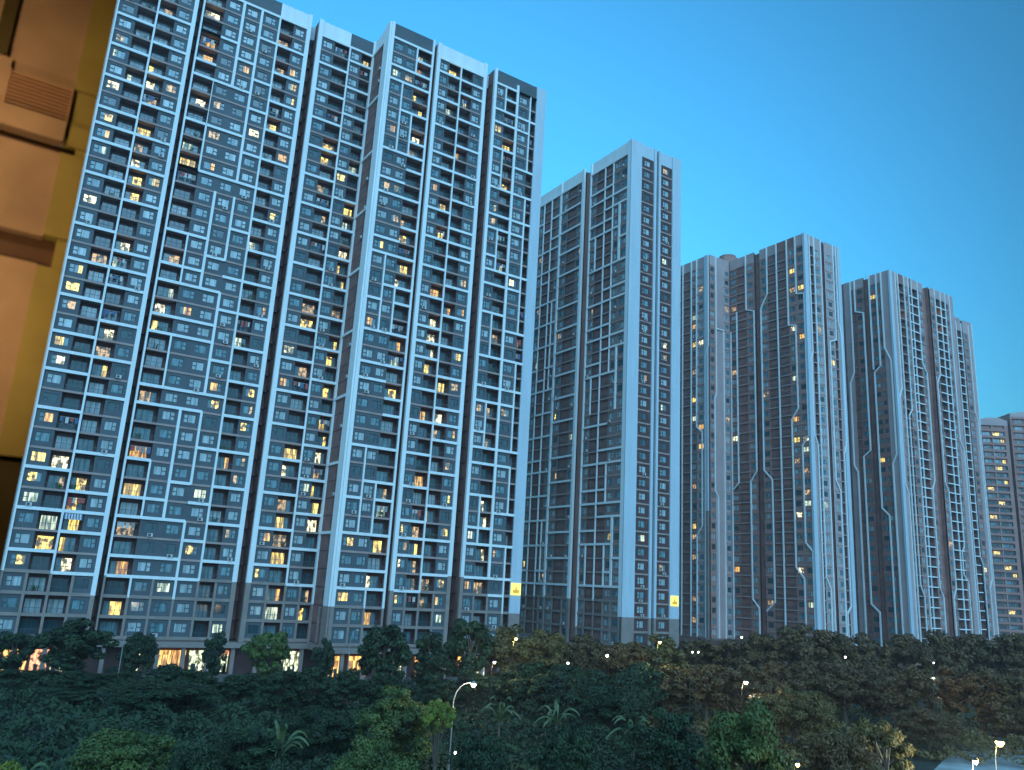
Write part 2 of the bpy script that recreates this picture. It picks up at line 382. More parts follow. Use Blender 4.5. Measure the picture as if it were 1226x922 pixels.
LA2 = [(19.8,1.4),(19.9,16.6),(19.9,18.6),(20,5.8),(20,30.5),(20.2,27.3),(20.3,7.8),(20.3,12.1),(20.6,9.9),(20.7,17.7),(20.9,20.8),(21.1,26.2),(21.3,36.1),(23.3,17.7),(23.3,30.6),(30.5,12.5),(31,13.6),(31.3,7.5),(31.5,4.5),(31.7,29.8),(34.5,30.7),(34.6,9.5),(34.8,34.7),(36.9,13.5),(37.3,9.6),(37.6,18.7),(37.6,28.8),(37.7,32.8),(37.7,33.8),(37.7,34.8),(37.8,11.6),(38,24.8)]
LA3 = [(42.8,3.5),(43.5,16.7),(45.7,1.6),(45.8,5.5),(45.9,30.7),(46,2.6),(46,4.6),(46,7.6),(46,10.6),(46,25.7),(46.1,19.6),(46.2,6.5),(46.2,9.6),(46.2,18.1),(46.5,15.5),(46.5,27),(46.5,29.7),(49.2,28.7),(51.2,9.5),(51.3,8.5),(51.4,1.4),(51.4,26.6),(51.5,16.5),(51.6,17.5),(51.6,23.6),(51.6,37.4),(51.7,6.5),(51.7,7.5),(51.7,12.4),(51.7,21.5),(51.7,25.6),(51.8,10.5),(51.8,22.5),(51.9,19.5),(51.9,29.5),(52,2.4),(52,11.6),(52,14.6)]
LA4 = [(54.7,5.6),(54.9,23.8),(55,2.5),(55.2,35.7),(58.4,35.8),(58.5,25.8),(60.6,34.7),(60.7,8.6),(60.7,31.6),(60.8,14.7),(60.8,36.7),(60.9,5.6),(61,3.6),(61,7.6),(61.1,17.6),(61.1,33.7),(61.3,16.8),(61.3,22.6),(61.4,21.6),(61.4,24.1),(61.9,1.6)]
LA5 = [(65.5,4.6),(65.6,2.5),(66,5.6),(66,6.6),(68.2,3.5),(68.2,25.7),(68.2,17.7),(68,16.6),(68,37.6),(68.1,27.6),(68.1,34.7),(68.2,6.8),(68.2,18.7),(68.2,19.5),(68.3,4.6),(68.4,21.6),(68.5,5.6),(68.5,9.6),(69.1,13.6),(70.8,2.6),(71.5,35),(71.7,3.5),(71.7,15.7),(71.9,13.6),(72,7.6),(74.4,12.7),(74.4,22.6),(74.5,2.5),(74.7,10.6),(74.8,15.7),(74.9,1.5),(74.9,6.6),(74.9,8.7),(74.9,17.6),(74.9,20.7),(75.1,3.6)]
LA6 = [(80.2,28.6),(80.3,34.7),(80.5,3.6),(80.8,14.7),(82.2,2.6),(82.5,3.6),(82.8,7.7),(82.8,14.6),(82.8,30.5),(82.9,5.7),(82.9,24.6),(83.2,8.6),(83.3,33.7),(83.4,12),(83.4,19.6),(87.6,23.7),(87.7,5.7)]
# bay 1
H = [(4.9, 11.2, k) for k in (38, 36, 34, 32, 30, 28, 27, 26, 24, 21, 19, 17, 15, 14, 13, 11, 8, 6, 4)] + [(11.2, 17.2, k) for k in (38, 37, 35, 33, 31, 29, 27, 25, 23, 20, 19, 18, 16, 14, 12, 9, 7, 6, 5, 3)]
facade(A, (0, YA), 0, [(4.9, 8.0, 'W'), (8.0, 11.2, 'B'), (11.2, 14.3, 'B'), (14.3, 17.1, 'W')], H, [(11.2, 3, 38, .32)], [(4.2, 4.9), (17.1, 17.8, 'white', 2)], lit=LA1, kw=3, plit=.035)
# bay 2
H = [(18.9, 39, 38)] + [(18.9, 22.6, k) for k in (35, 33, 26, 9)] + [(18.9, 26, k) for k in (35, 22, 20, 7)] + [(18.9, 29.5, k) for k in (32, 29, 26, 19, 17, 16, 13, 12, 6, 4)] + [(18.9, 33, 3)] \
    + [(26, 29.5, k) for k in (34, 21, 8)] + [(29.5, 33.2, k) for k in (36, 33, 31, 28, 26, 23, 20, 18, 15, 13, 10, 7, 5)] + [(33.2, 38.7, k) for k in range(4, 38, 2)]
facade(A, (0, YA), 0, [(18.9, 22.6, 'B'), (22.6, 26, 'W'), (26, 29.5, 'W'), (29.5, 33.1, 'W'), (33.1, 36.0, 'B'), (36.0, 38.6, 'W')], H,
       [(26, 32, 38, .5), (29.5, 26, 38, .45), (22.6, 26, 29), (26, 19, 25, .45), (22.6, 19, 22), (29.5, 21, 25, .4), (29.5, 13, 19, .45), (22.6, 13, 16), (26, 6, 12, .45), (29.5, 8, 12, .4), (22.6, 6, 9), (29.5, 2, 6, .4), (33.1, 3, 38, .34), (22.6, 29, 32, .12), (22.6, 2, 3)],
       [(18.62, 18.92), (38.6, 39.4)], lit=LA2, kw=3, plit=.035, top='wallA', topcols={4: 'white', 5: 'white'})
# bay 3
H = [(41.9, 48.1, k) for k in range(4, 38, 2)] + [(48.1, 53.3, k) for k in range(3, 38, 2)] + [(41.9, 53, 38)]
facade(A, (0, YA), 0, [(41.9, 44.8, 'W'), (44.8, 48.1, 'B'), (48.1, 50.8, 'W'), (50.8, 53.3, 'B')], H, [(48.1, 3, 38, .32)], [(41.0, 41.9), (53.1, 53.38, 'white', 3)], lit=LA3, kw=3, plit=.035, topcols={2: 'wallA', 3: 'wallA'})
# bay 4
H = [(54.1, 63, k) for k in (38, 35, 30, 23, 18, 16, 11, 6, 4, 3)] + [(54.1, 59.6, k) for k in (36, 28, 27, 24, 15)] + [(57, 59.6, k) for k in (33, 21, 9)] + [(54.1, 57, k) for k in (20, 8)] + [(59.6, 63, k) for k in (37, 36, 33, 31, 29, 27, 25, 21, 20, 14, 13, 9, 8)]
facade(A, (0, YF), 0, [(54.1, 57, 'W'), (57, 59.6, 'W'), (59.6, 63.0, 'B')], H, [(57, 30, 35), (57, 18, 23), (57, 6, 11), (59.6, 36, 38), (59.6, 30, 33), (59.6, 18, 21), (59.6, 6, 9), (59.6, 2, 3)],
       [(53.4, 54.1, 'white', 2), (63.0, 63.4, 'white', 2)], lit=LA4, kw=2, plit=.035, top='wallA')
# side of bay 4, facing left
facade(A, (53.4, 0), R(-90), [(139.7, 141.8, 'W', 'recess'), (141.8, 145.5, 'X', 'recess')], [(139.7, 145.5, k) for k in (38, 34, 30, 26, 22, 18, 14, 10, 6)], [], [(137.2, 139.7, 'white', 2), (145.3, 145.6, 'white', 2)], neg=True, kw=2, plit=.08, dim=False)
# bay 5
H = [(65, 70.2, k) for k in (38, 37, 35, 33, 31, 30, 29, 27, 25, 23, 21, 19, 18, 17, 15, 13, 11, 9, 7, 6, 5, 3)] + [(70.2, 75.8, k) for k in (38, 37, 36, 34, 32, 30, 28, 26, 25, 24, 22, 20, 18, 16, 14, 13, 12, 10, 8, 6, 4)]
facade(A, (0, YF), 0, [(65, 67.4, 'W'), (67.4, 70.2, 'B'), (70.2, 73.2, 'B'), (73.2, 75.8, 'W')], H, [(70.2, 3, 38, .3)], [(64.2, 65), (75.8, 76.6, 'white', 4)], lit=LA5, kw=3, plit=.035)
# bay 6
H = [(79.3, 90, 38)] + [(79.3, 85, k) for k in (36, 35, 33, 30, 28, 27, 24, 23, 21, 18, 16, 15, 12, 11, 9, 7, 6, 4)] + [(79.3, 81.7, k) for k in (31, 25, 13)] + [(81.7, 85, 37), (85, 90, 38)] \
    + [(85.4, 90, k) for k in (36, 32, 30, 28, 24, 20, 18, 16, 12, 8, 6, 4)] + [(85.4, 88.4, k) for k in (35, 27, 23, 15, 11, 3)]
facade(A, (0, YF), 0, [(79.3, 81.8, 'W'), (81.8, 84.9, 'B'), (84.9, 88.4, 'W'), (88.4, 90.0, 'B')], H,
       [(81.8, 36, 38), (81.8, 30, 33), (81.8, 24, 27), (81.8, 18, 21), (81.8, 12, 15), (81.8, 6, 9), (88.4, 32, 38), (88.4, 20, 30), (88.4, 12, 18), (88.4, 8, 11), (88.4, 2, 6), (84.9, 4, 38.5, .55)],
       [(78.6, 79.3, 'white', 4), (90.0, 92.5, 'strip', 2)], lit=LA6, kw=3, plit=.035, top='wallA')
for x0, x1, y0 in ((4.25, 17.7, YA), (18.7, 39.3, YA), (41.1, 53.3, YA), (53.5, 63.3, YF), (64.3, 76.5, YF), (78.7, 92.4, YF)):
    body(A, x0, x1, y0+.31, y0+20, lines=x0 > 10)
W = A.mb('wall')
for (x0, x1, y) in ((17.7, 18.7, YA+3.5), (39.3, 41.1, YA+4), (63.3, 64.3, YF+4), (76.5, 78.7, YF+5)):
    W.quad((x0, y, zk(0)), (x1, y, zk(0)), (x1, y, zk(38.6)), (x0, y, zk(38.6)), PI['recess'])
    for k in range(39): A.mb('floor_slab_edge').box(W3, x0, x1, y-1.0, y-.01, zk(k)-.1, zk(k)+.08, PI['recess'])
for (x0, x1, y) in ((39.42, 40.98, YA+2.2), (76.62, 78.58, YF+2.5)):
    W.box(W3, x0, x1, y, y+4, zk(37.9), zk(38.9), PI['strip'])
# podium with shopfronts
Pm = A.mb('podium')
Pm.box(W3, 3.6, 93, YA-1.0, YA+22, 4.3, Z0-.45, PI['grey'])
Pm.box(W3, 53.0, 93, YF-1.2, YA-1.0, 4.3, Z0-.45, PI['grey'])
for i in range(23):
    x = 4.0+i*4.0; y = YA-.6 if x < 53 else YF-.8
    Pm.box(W3, x, x+.6, y, y+.6, 0, 4.3, PI['grey'])
Pm.box(W3, 3.8, 93, YA+1.2, YA+1.5, 0, 4.3, PI['brown'])
Pm.box(W3, 53.2, 93, YF+1.2, YF+1.5, 0, 4.3, PI['brown'])
M['shop'] = litmat('shop_light', (1.0, 0.62, 0.16), (1.0, 0.30, 0.05), LIT*0.7, True)
M['shopw'] = litmat('shop_white_light', (0.85, 1.0, 0.62), (0.7, 0.6, 0.25), LIT*0.7, False)
M['shopr'] = litmat('shop_red_sign', (1.0, 0.50, 0.25), (1.0, 0.3, 0.1), LIT*.7, False)
for x0, x1, y, a in ((4.6, 6.6, YA, 'shopw'), (7.0, 10.2, YA, 'shop'), (10.6, 13.0, YA, 'shopr'), (13.4, 15.2, YA, 'shopw'), (24.6, 26.0, YA, 'shopw'), (28.6, 33.0, YA, 'shop'), (33.6, 36.2, YA, 'shopw'), (38.0, 40.0, YA, 'shopw'), (49.2, 52.4, YA, 'shopw'), (54.6, 57.2, YF, 'shop'), (58.2, 61.6, YF, 'shop'), (66, 68.4, YF, 'shopw'), (71, 75, YF, 'shop'), (80, 82, YF, 'shop'), (84, 86, YF, 'shopw')):
    s = MB(); s.quad((x0, y+1.1, .3), (x1, y+1.1, .3), (x1, y+1.1, 3.0), (x0, y+1.1, 3.0), 0)
    s.box(W3, x0, x1, y+.9, y+1.09, 3.0, 3.7, 1)
    for i in range(int((x1-x0)/.8)+1): s.box(W3, x0+i*.8, x0+i*.8+.07, y+1.0, y+1.09, .3, 3.0, 2)
    for i in range(int((x1-x0)/.9)):          # shelves and counters seen against the light
        xx = x0+rnd.uniform(.1, x1-x0-.6); s.box(W3, xx, xx+rnd.uniform(.3, .6), y+.8, y+1.0, .12, rnd.uniform(.9, 1.7), 2)
    s.build('shopfront', [M[a], M['shopr' if rnd.random() < .2 else a], M['frame']], A.root)
# logo plates high on the end strips
M['logo'] = mat('logo_plate', (0.6, 0.55, 0.1), 0.5, emit=(1.0, 0.82, 0.16), es=LIT*.5)
M['logomark'] = mat('logo_mark', (0.7, 0.35, 0.05), 0.5, emit=(1.0, 0.55, 0.08), es=LIT*.15)
def logo(T, P, u0, u1, z):
    s = MB(); s.box(P, u0, u1, .345, .45, z, z+2.3, 0)
    n = 3; c = (u0+u1)/2; q = (u1-u0)*.3
    s.prism([(c-q, z+.4), (c+q, z+.4), (c+q*1.1, z+1.1), (c+q*.4, z+.95), (c, z+1.9), (c-q*.4, z+.95), (c-q*1.1, z+1.1)], .452, .50, P, 1)
    s.build('logo_plate', [M['logo'], M['logomark']], T.root)
PA = lambda u, d, z: Vector((u, YF-d, z))
logo(A, PA, 90.1, 92.4, zk(3.1))
# crane-like maintenance gantry on the roof
s = A.mb('roof_gantry')
s.tube((60, 158, zk(38.8)), (63, 158, zk(40.6)), .5, .4, 6, PI['dimband']); s.tube((63, 158, zk(40.6)), (61, 150, zk(40.2)), .4, .4, 6, PI['dimband']); s.tube((63, 158, zk(38.8)), (63, 158, zk(40.6)), .4, .4, 6, PI['dimband'])
A.clutter(90, 38)
s = MB(); Pq = lambda u, d, z: Vector((u, YA-d, z))
for i in range(13): s.quad(Pq(11.45+i*.2, .34, zk(6)-.3), Pq(11.65+i*.2, .34, zk(6)-.3), Pq(11.65+i*.2, .75, zk(6)-1.25), Pq(11.45+i*.2, .75, zk(6)-1.25), i % 2)
s.build('striped_awning', [M['cloth1'], M['acwhite']], A.root)
A.finish()

# ================================================================== TOWER B
B = Tower('apartment_tower', (130, 160, 0), 'tall narrow tower with broad pale blue corner strips, standing second from the left')
XB, YB = 121.8, 140.2
LB = [(145.1,7.8),(147.3,11.9),(147.4,10),(147.4,12.9),(147.4,29.4),(147.5,25.2),(147.6,16.1),(147.6,30.4),(147.7,31.5),(147.8,28.3),(147.8,34.9),(151.2,13),(151.2,2.7),(151.2,12),(151.2,24.6),(151.2,26.2),(151.2,27.3)]
LB2 = [(160.7,15),(164,3.7),(164,11),(164,11.9),(164,29.3),(164,20.2),(164,26.2),(164,22.2),(164,28.3),(167.4,17)]
LB3 = [(172.2,12.9),(173.4,20.7),(178,5.7),(178.1,27),(178.1,32.3)]
H = [(141, 156, k) for k in (38, 35, 29, 26, 23, 13, 10, 4)] + [(147, 156, k) for k in (36, 33, 24, 16, 11)] + [(141, 150, k) for k in (34, 27, 22, 14, 9)] + [(144.2, 156, k) for k in (32, 20, 7)] + [(150.2, 156, k) for k in (21, 8)] + [(141, 144, 6), (144.2, 146.9, 5), (141, 144.2, 31)]
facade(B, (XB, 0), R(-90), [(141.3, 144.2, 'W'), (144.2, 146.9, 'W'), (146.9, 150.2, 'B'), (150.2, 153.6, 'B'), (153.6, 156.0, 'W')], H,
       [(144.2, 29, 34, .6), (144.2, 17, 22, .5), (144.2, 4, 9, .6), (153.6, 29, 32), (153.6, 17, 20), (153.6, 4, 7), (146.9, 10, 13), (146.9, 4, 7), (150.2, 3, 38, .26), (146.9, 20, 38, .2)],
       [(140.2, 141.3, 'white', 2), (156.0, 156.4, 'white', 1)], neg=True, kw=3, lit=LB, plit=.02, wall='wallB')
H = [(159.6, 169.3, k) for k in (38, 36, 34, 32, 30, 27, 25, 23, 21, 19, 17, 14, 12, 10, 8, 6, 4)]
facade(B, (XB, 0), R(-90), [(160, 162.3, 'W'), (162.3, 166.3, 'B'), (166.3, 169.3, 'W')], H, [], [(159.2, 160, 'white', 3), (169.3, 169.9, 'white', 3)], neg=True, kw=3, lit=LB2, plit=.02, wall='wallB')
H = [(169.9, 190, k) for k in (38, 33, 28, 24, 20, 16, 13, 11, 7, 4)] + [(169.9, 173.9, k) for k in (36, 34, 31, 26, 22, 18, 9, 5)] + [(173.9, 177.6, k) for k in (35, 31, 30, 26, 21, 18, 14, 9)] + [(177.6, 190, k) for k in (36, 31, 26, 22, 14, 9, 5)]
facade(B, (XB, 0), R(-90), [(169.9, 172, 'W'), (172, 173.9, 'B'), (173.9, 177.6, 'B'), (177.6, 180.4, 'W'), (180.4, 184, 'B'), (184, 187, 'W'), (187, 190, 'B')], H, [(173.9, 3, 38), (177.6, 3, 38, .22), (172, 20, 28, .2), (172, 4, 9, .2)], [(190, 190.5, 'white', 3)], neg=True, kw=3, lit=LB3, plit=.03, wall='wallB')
facade(B, (0, YB), 0, [(125.0, 129.3, 'W', 'brown')], [], [], [(121.46, 125.0, 'strip', 2), (129.3, 130.1, 'strip', 2)], lit=[(128, 7.8)], kw=2, plit=.015, wall='wallB', top='strip')
facade(B, (0, YB), 0, [(131.6, 135.7, 'W', 'brown')], [], [], [(130.9, 131.6, 'strip', 2), (135.7, 138.7, 'strip', 2)], lit=[(132, 37.5), (132, 29.4), (133, 5.7), (133, 22.1)], kw=2, plit=.015, wall='wallB', top='strip')
body(B, 122.1, 130.0, YB+.31, 156.3); body(B, 130.95, 138.6, YB+.31, 156.3, mside='wallB'); body(B, 122.1, 138.6, 159.5, 190.4)
W = B.mb('wall'); W.box(W3, 129.9, 131.2, YB+1.5, YB+3, zk(0), zk(38.9), PI['strip']); W.box(W3, 122.6, 124, 156.3, 159.5, zk(0), zk(38.7), PI['panel2'])
Pm = B.mb('podium'); Pm.box(W3, 120.6, 139.6, YB-1, 191, 4.2, Z0-.45, PI['grey']); Pm.box(W3, 122.4, 138.4, YB+1, 190, 0, 4.2, PI['brown'])
for i in range(13): Pm.box(W3, 121.0, 121.6, 140+i*4, 140.6+i*4, 0, 4.2, PI['grey'])
logo(B, lambda u, d, z: Vector((u, YB-d, z)), 136.0, 138.4, zk(2.9))
B.clutter(60, 24)
B.finish()

# ================================================================== TOWER C
C = Tower('apartment_tower', (206, 165, 0), 'brown and blue-grey tower laced with jogging white lines, third from the left', far=True)
XC, YC = 198.9, 147.4
LC = [(148.4,3.5),(149.4,18),(149.5,33.8),(149.6,17),(151.7,6.5),(151.9,11.7),(152,18),(152,20.1),(152.1,16.9),(152.2,29.5),(152.5,33.6),(152.7,24.3),(152.8,35.8),(155,26.3),(155,8.5),(155,15.9),(155,3.5),(155,20.1),(155,10.6),(155,11.7),(155,13.8),(155,17.9),(155,17),(155,24.3),(155,36.8),(155,29.5),(155,31.7),(155,33.6),(155,35.8),(158.6,10.8),(158.6,22.3),(158.6,2.4),(158.6,9.6),(158.7,28.5),(158.8,7.5),(158.9,18),(159,17),(159.1,15.9),(159.3,25.4),(159.4,33.7),(159.5,37.9)]
LC2 = [(170.7,5.5),(171,1.4),(171,24.3),(171.1,8.6),(171.1,9.6),(171.2,12.8),(171.4,20.2),(171.4,25.3),(171.6,17),(171.6,22.2),(171.7,27.5),(171.7,35.9),(171.8,34.8),(174.4,19.9),(174.4,26.4)]
LC3 = [(181.1,29.5),(183.9,3.4),(183.9,7.6),(183.9,10.7),(184.1,26.3),(184.2,9.6),(184.4,23.1),(184.4,29.4),(184.5,1.2),(184.9,21.2),(186.9,3.4),(186.9,10.7),(186.9,9.6),(186.9,19),(186.9,23.2),(186.9,20),(186.9,29.5),(186.9,32.7),(186.9,17.9),(186.8,26.4),(190.7,29.4),(190.8,20.3),(190.8,33.6),(190.8,34.6),(190.9,23.1)]
facade(C, (XC, 0), R(-90), [(147.6, 150.7, 'W', 'panel2'), (150.7, 153.9, 'W', 'panel2'), (153.9, 157.9, 'B'), (157.9, 161.7, 'B'), (161.7, 164.7, 'W', 'panel2')], [], [], [(147.06, 147.6, 'strip', 0)], neg=True, kw=0, bwall='brown2', lit=LC, plit=.03, pale=.3, top='panel', topcols={2: 'brown2', 3: 'brown2'}, lw=.36,
       lines=[[(150.7, 39), (150.7, 33), (147.9, 32.8), (147.9, 18.8), (150.2, 17.9), (150.2, 9), (147.9, 8.2), (147.9, 0)],
              [(153.9, 39), (153.9, 30), (151.3, 29.8), (151.3, 21.5), (153.7, 20.5), (153.7, 6.8), (151, 5.8), (151, 0)], [(157.9, 39), (157.9, 0)],
              [(161.7, 39), (161.7, 34), (164.4, 32.6), (164.4, 16), (161.4, 15), (161.4, 3.6), (164.4, 2.8)]])
facade(C, (XC, 0), R(-90), [(167, 170.4, 'W', 'panel2'), (170.4, 174.2, 'B'), (174.2, 177.3, 'W', 'brown2')], [], [], [], neg=True, kw=0, bwall='brown2', lit=LC2, plit=.03, pale=.3, top='panel', lw=.36,
       lines=[[(170.4, 39), (170.4, 33), (167.2, 32.6), (167.2, 16), (169.6, 15), (169.6, 3.8), (167.2, 3), (167.2, 0)], [(174.4, 33), (174.4, 15), (176.5, 14.4)], [(177.0, 31), (177.0, 0)]])
facade(C, (189.3, 0), R(-90), [(179.6, 183.2, 'W', 'panel'), (183.2, 185.6, 'W', 'brown2'), (185.6, 189.6, 'B'), (189.6, 193, 'B'), (193, 196, 'W', 'panel2')], [], [], [(178.3, 179.6, 'strip', 12)], neg=True, kw=0, bwall='brown2', lit=LC3, plit=.05, pale=.4, top='panel', lw=.36,
       lines=[[(183.2, 39), (183.2, 20.6), (180.8, 20), (180.8, 10.5), (183, 9.6), (183, 0)], [(185.6, 39), (185.6, 0)], [(178.0, 39), (178.0, 29), (179.4, 28), (179.4, 0)], [(189.6, 39), (189.6, 0)]])
facade(C, (0, 177.5), 0, [(189.3, 191.8, 'W', 'panel2'), (191.8, 196.2, 'X', 'panel'), (196.2, 198.8, 'W', 'panel')], [], [], [], kw=0, bwall='brown2', plit=.01, pale=.3, top='panel', lw=.36,
       lines=[[(192.0, 39), (192.0, 24), (191.2, 23.4), (191.2, 14), (192.6, 13.4), (192.6, 0)], [(192.4, 31), (195.6, 31), (195.6, 0)]])
facade(C, (0, YC), 0, [(201.6, 203.2, 'B'), (203.2, 206.7, 'W', 'panel')], [], [], [(198.55, 200.2, 'strip', 0)], kw=0, bwall='brown2', lit=[(204.6, 29.5)], plit=.03, top='panel', lw=.36,
       lines=[[(201.0, 39), (201.0, 27), (200.3, 26.3), (200.3, 19), (201.9, 18), (201.9, 0)], [(206.6, 39), (206.6, 0)], [(203.3, 39), (203.3, 6), (205.2, 5), (205.2, 0)]])
facade(C, (0, YC), 0, [(200.2, 201.6, 'X', 'panel')], [], [], [], kw=0, bwall='brown2', top='panel')
facade(C, (0, YC), 0, [(208.6, 209.2, 'X', 'panel'), (209.2, 212.6, 'W', 'panel'), (212.6, 213.9, 'B'), (213.9, 214.9, 'X', 'panel')], [], [], [(214.9, 216.5, 'strip', 0)], kw=0, bwall='brown2', lit=[(210.6, 26.5)], plit=.03, top='panel', lw=.36,
       lines=[[(212.8, 39), (212.8, 29), (209.6, 28.6), (209.6, 15), (211.6, 14), (211.6, 0)], [(214.2, 39), (214.2, 31), (215.6, 29.5), (215.6, 19), (214.1, 17.5), (214.1, 3.6), (212.4, 3), (212.4, 0)]])
body(C, 199.2, 206.9, YC+.31, 164.8, 'brown2', lines=False); body(C, 208.7, 216.4, YC+.31, 164.8, 'brown2', lines=False); body(C, 199.2, 216.4, 166.9, 200, 'brown2', lines=False); body(C, 189.6, 199.2, 177.8, 196.2, 'brown2', lines=False)
W = C.mb('wall'); W.box(W3, 206.5, 209, YC+1.2, YC+3, zk(0), zk(38.8), PI['brown2']); W.box(W3, 199.7, 201, 164.7, 167, zk(0), zk(38.9), PI['brown2'])
s = C.mb('roof_plant_room')
_d = cR*((871-613)/F_PX) - cU*((303-461)/F_PX) + cF; c0 = (_d.x*192/_d.y, 192)
for (z0_, z1_, r_) in ((38.6, 42.1, 4.2), (42.1, 42.5, 3.2)):
    s.prism([(c0[0]+r_*math.cos(t*math.pi/4+.39), c0[1]+r_*math.sin(t*math.pi/4+.39)) for t in range(8)], zk(z0_), zk(z1_), lambda u, d, z: Vector((u, z, d)), PI['panel2'])
Pm = C.mb('podium'); Pm.box(W3, 188, 218, YC-2, 200, 0, Z0-.45, PI['brown2'])
C.finish()

# ================================================================== TOWER D
D = Tower('apartment_tower', (262, 160, 0), 'brown-fronted tower with chamfered white bands and a stepped lower right end, fourth from the left', far=True)
XD, YD = 243.9, 147.4
facade(D, (XD, 0), R(-90), [(147.9, 150.5, 'X', 'panel'), (150.5, 152.3, 'W', 'brown2'), (152.3, 155.3, 'W', 'brown2')], [], [], [], neg=True, kw=0, bwall='brown2', lit=[(153, 36.7), (153.4, 18)], plit=.0, pale=.06, top='panel', dim=False, lw=.40,
       lines=[[(150.5, 39), (150.5, 30.5), (148.5, 29), (148.5, 19), (150.0, 18), (150.0, 0)], [(152.3, 39), (152.3, 28.6), (154.6, 28), (154.6, 13.6), (152.2, 12.8), (152.2, 0)], [(154.9, 39), (154.9, 28.4)]])
facade(D, (XD, 0), R(-90), [(157.2, 160.6, 'W', 'brown2'), (160.6, 162.2, 'B'), (162.2, 164.9, 'X', 'panel')], [], [], [], neg=True, kw=0, bwall='brown2', plit=.0, pale=.06, top='panel', dim=False, lw=.44,
       lines=[[(160.6, 39), (160.6, 35.4), (157.6, 35), (157.6, 19.7), (160.2, 19.1), (160.2, 4), (157.4, 3.2), (157.4, 0)], [(162.2, 39), (162.2, 28.5), (163.9, 27.3), (163.9, 18.3), (162.6, 17.5), (162.6, 0)]])
facade(D, (0, YD), 0, [(243.9, 246.9, 'X', 'panel'), (246.9, 248.4, 'W', 'panel2'), (248.4, 252, 'B'), (252, 254.6, 'W', 'panel2'), (254.6, 256.4, 'B'), (256.4, 260.2, 'B'), (260.2, 263.8, 'W', 'panel2')], [(254.6, 260.2, k) for k in range(1, 38)], [], [(243.55, 245.0, 'strip', 0)],
       kw=0, bwall='brown2', lit=[(246.2, 12.7), (249.5, 9.6), (249.8, 12.7), (250.2, 3), (254.8, 22.1), (255.6, 24.3)], plit=.006, pale=.45, top='panel', topcols={2: 'brown2', 4: 'brown2'}, barh=.34, lw=.32,
       lines=[[(246.9, 39), (246.9, 26), (245.3, 25), (245.3, 16), (246.9, 15), (246.9, 0)], [(252, 39), (252, 24), (250.2, 23.3), (250.2, 6), (252, 5), (252, 0)], [(248.4, 39), (248.4, 0)], [(256.4, 39), (256.4, 0)], [(260.2, 39), (260.2, 29.6), (262.6, 28.6), (262.6, 17), (261, 16), (261, 6), (262.8, 5), (262.8, 0)], [(254.6, 39), (254.6, 0)]])
facade(D, (0, YD), 0, [(268.2, 271, 'W', 'panel2'), (271, 274.6, 'B'), (274.6, 277.6, 'B'), (277.6, 280.4, 'W', 'panel2'), (280.4, 283.3, 'X', 'panel')], [(271, 277.6, k) for k in range(1, 38)], [], [], kw=0, bwall='brown2', lit=[(271.3, 36.9), (271.8, 34.8), (280.6, 18), (280.8, 9.5), (280.9, 5.3)], plit=.006, pale=.45, top='panel', barh=.34, lw=.32,
       lines=[[(271, 39), (271, 29), (268.8, 28), (268.8, 17), (270.6, 16), (270.6, 6), (268.8, 5), (268.8, 0)], [(274.6, 39), (274.6, 0)], [(277.6, 39), (277.6, 10.5), (276, 9.8), (276, 7.5), (278.4, 6.8), (278.4, 0)], [(280.4, 39), (280.4, 22), (282.6, 21), (282.6, 0)]])
KD = 38.6
facade(D, (0, 155.7), 0, [(283.8, 299.8, 'X', 'panel2'), (299.8, 303.4, 'B'), (304.8, 308.6, 'W', 'panel2'), (308.6, 311.4, 'X', 'panel')], [(299.8, 303.4, k) for k in range(1, 37)], [], [], kw=0, bwall='brown2', lit=[(306, 8.5)], plit=.01, pale=.4, top='panel', khi=37, ktop=KD, barh=.34, lw=.32,
       lines=[[(299.8, 38), (299.8, 0)], [(303.4, 38), (303.4, 10), (305, 9), (305, 0)], [(308.6, 38), (308.6, 27), (310.2, 26), (310.2, 7.5), (308.4, 6.6), (308.4, 0)], [(311.3, 38.4), (311.3, 0)]])
body(D, 244.2, 264, YD+.31, 155.4, 'brown2', lines=False); body(D, 268, 283.4, YD+.31, 155.4, 'brown2', lines=False); body(D, 244.2, 283.4, 157.1, 175, 'brown2', lines=False); body(D, 283.7, 311.3, 156.0, 172, 'panel2', ktop=KD, lines=False)
W = D.mb('wall'); W.box(W3, 264, 268.2, YD+1.5, YD+4, zk(0), zk(38.8), PI['brown2']); W.box(W3, 244.6, 247, 155.3, 157.2, zk(0), zk(38.9), PI['brown2'])
W.box(W3, 303.4, 304.8, 157, 158, zk(0), zk(38.4), PI['brown2'])
Pm = D.mb('podium'); Pm.box(W3, 243, 312, YD-1, 175, 0, Z0-.45, PI['brown2'])
s = D.mb('roof_mast')
for x, y in ((250, 160), (276, 162)): s.tube((x, y, zk(38.9)), (x, y, zk(40.4)), .12, .05, 6, PI['dimband']); s.box(W3, x-1.5, x+1.5, y-1.5, y+1.5, zk(38.85), zk(39.35), PI['panel2'])
D.finish()

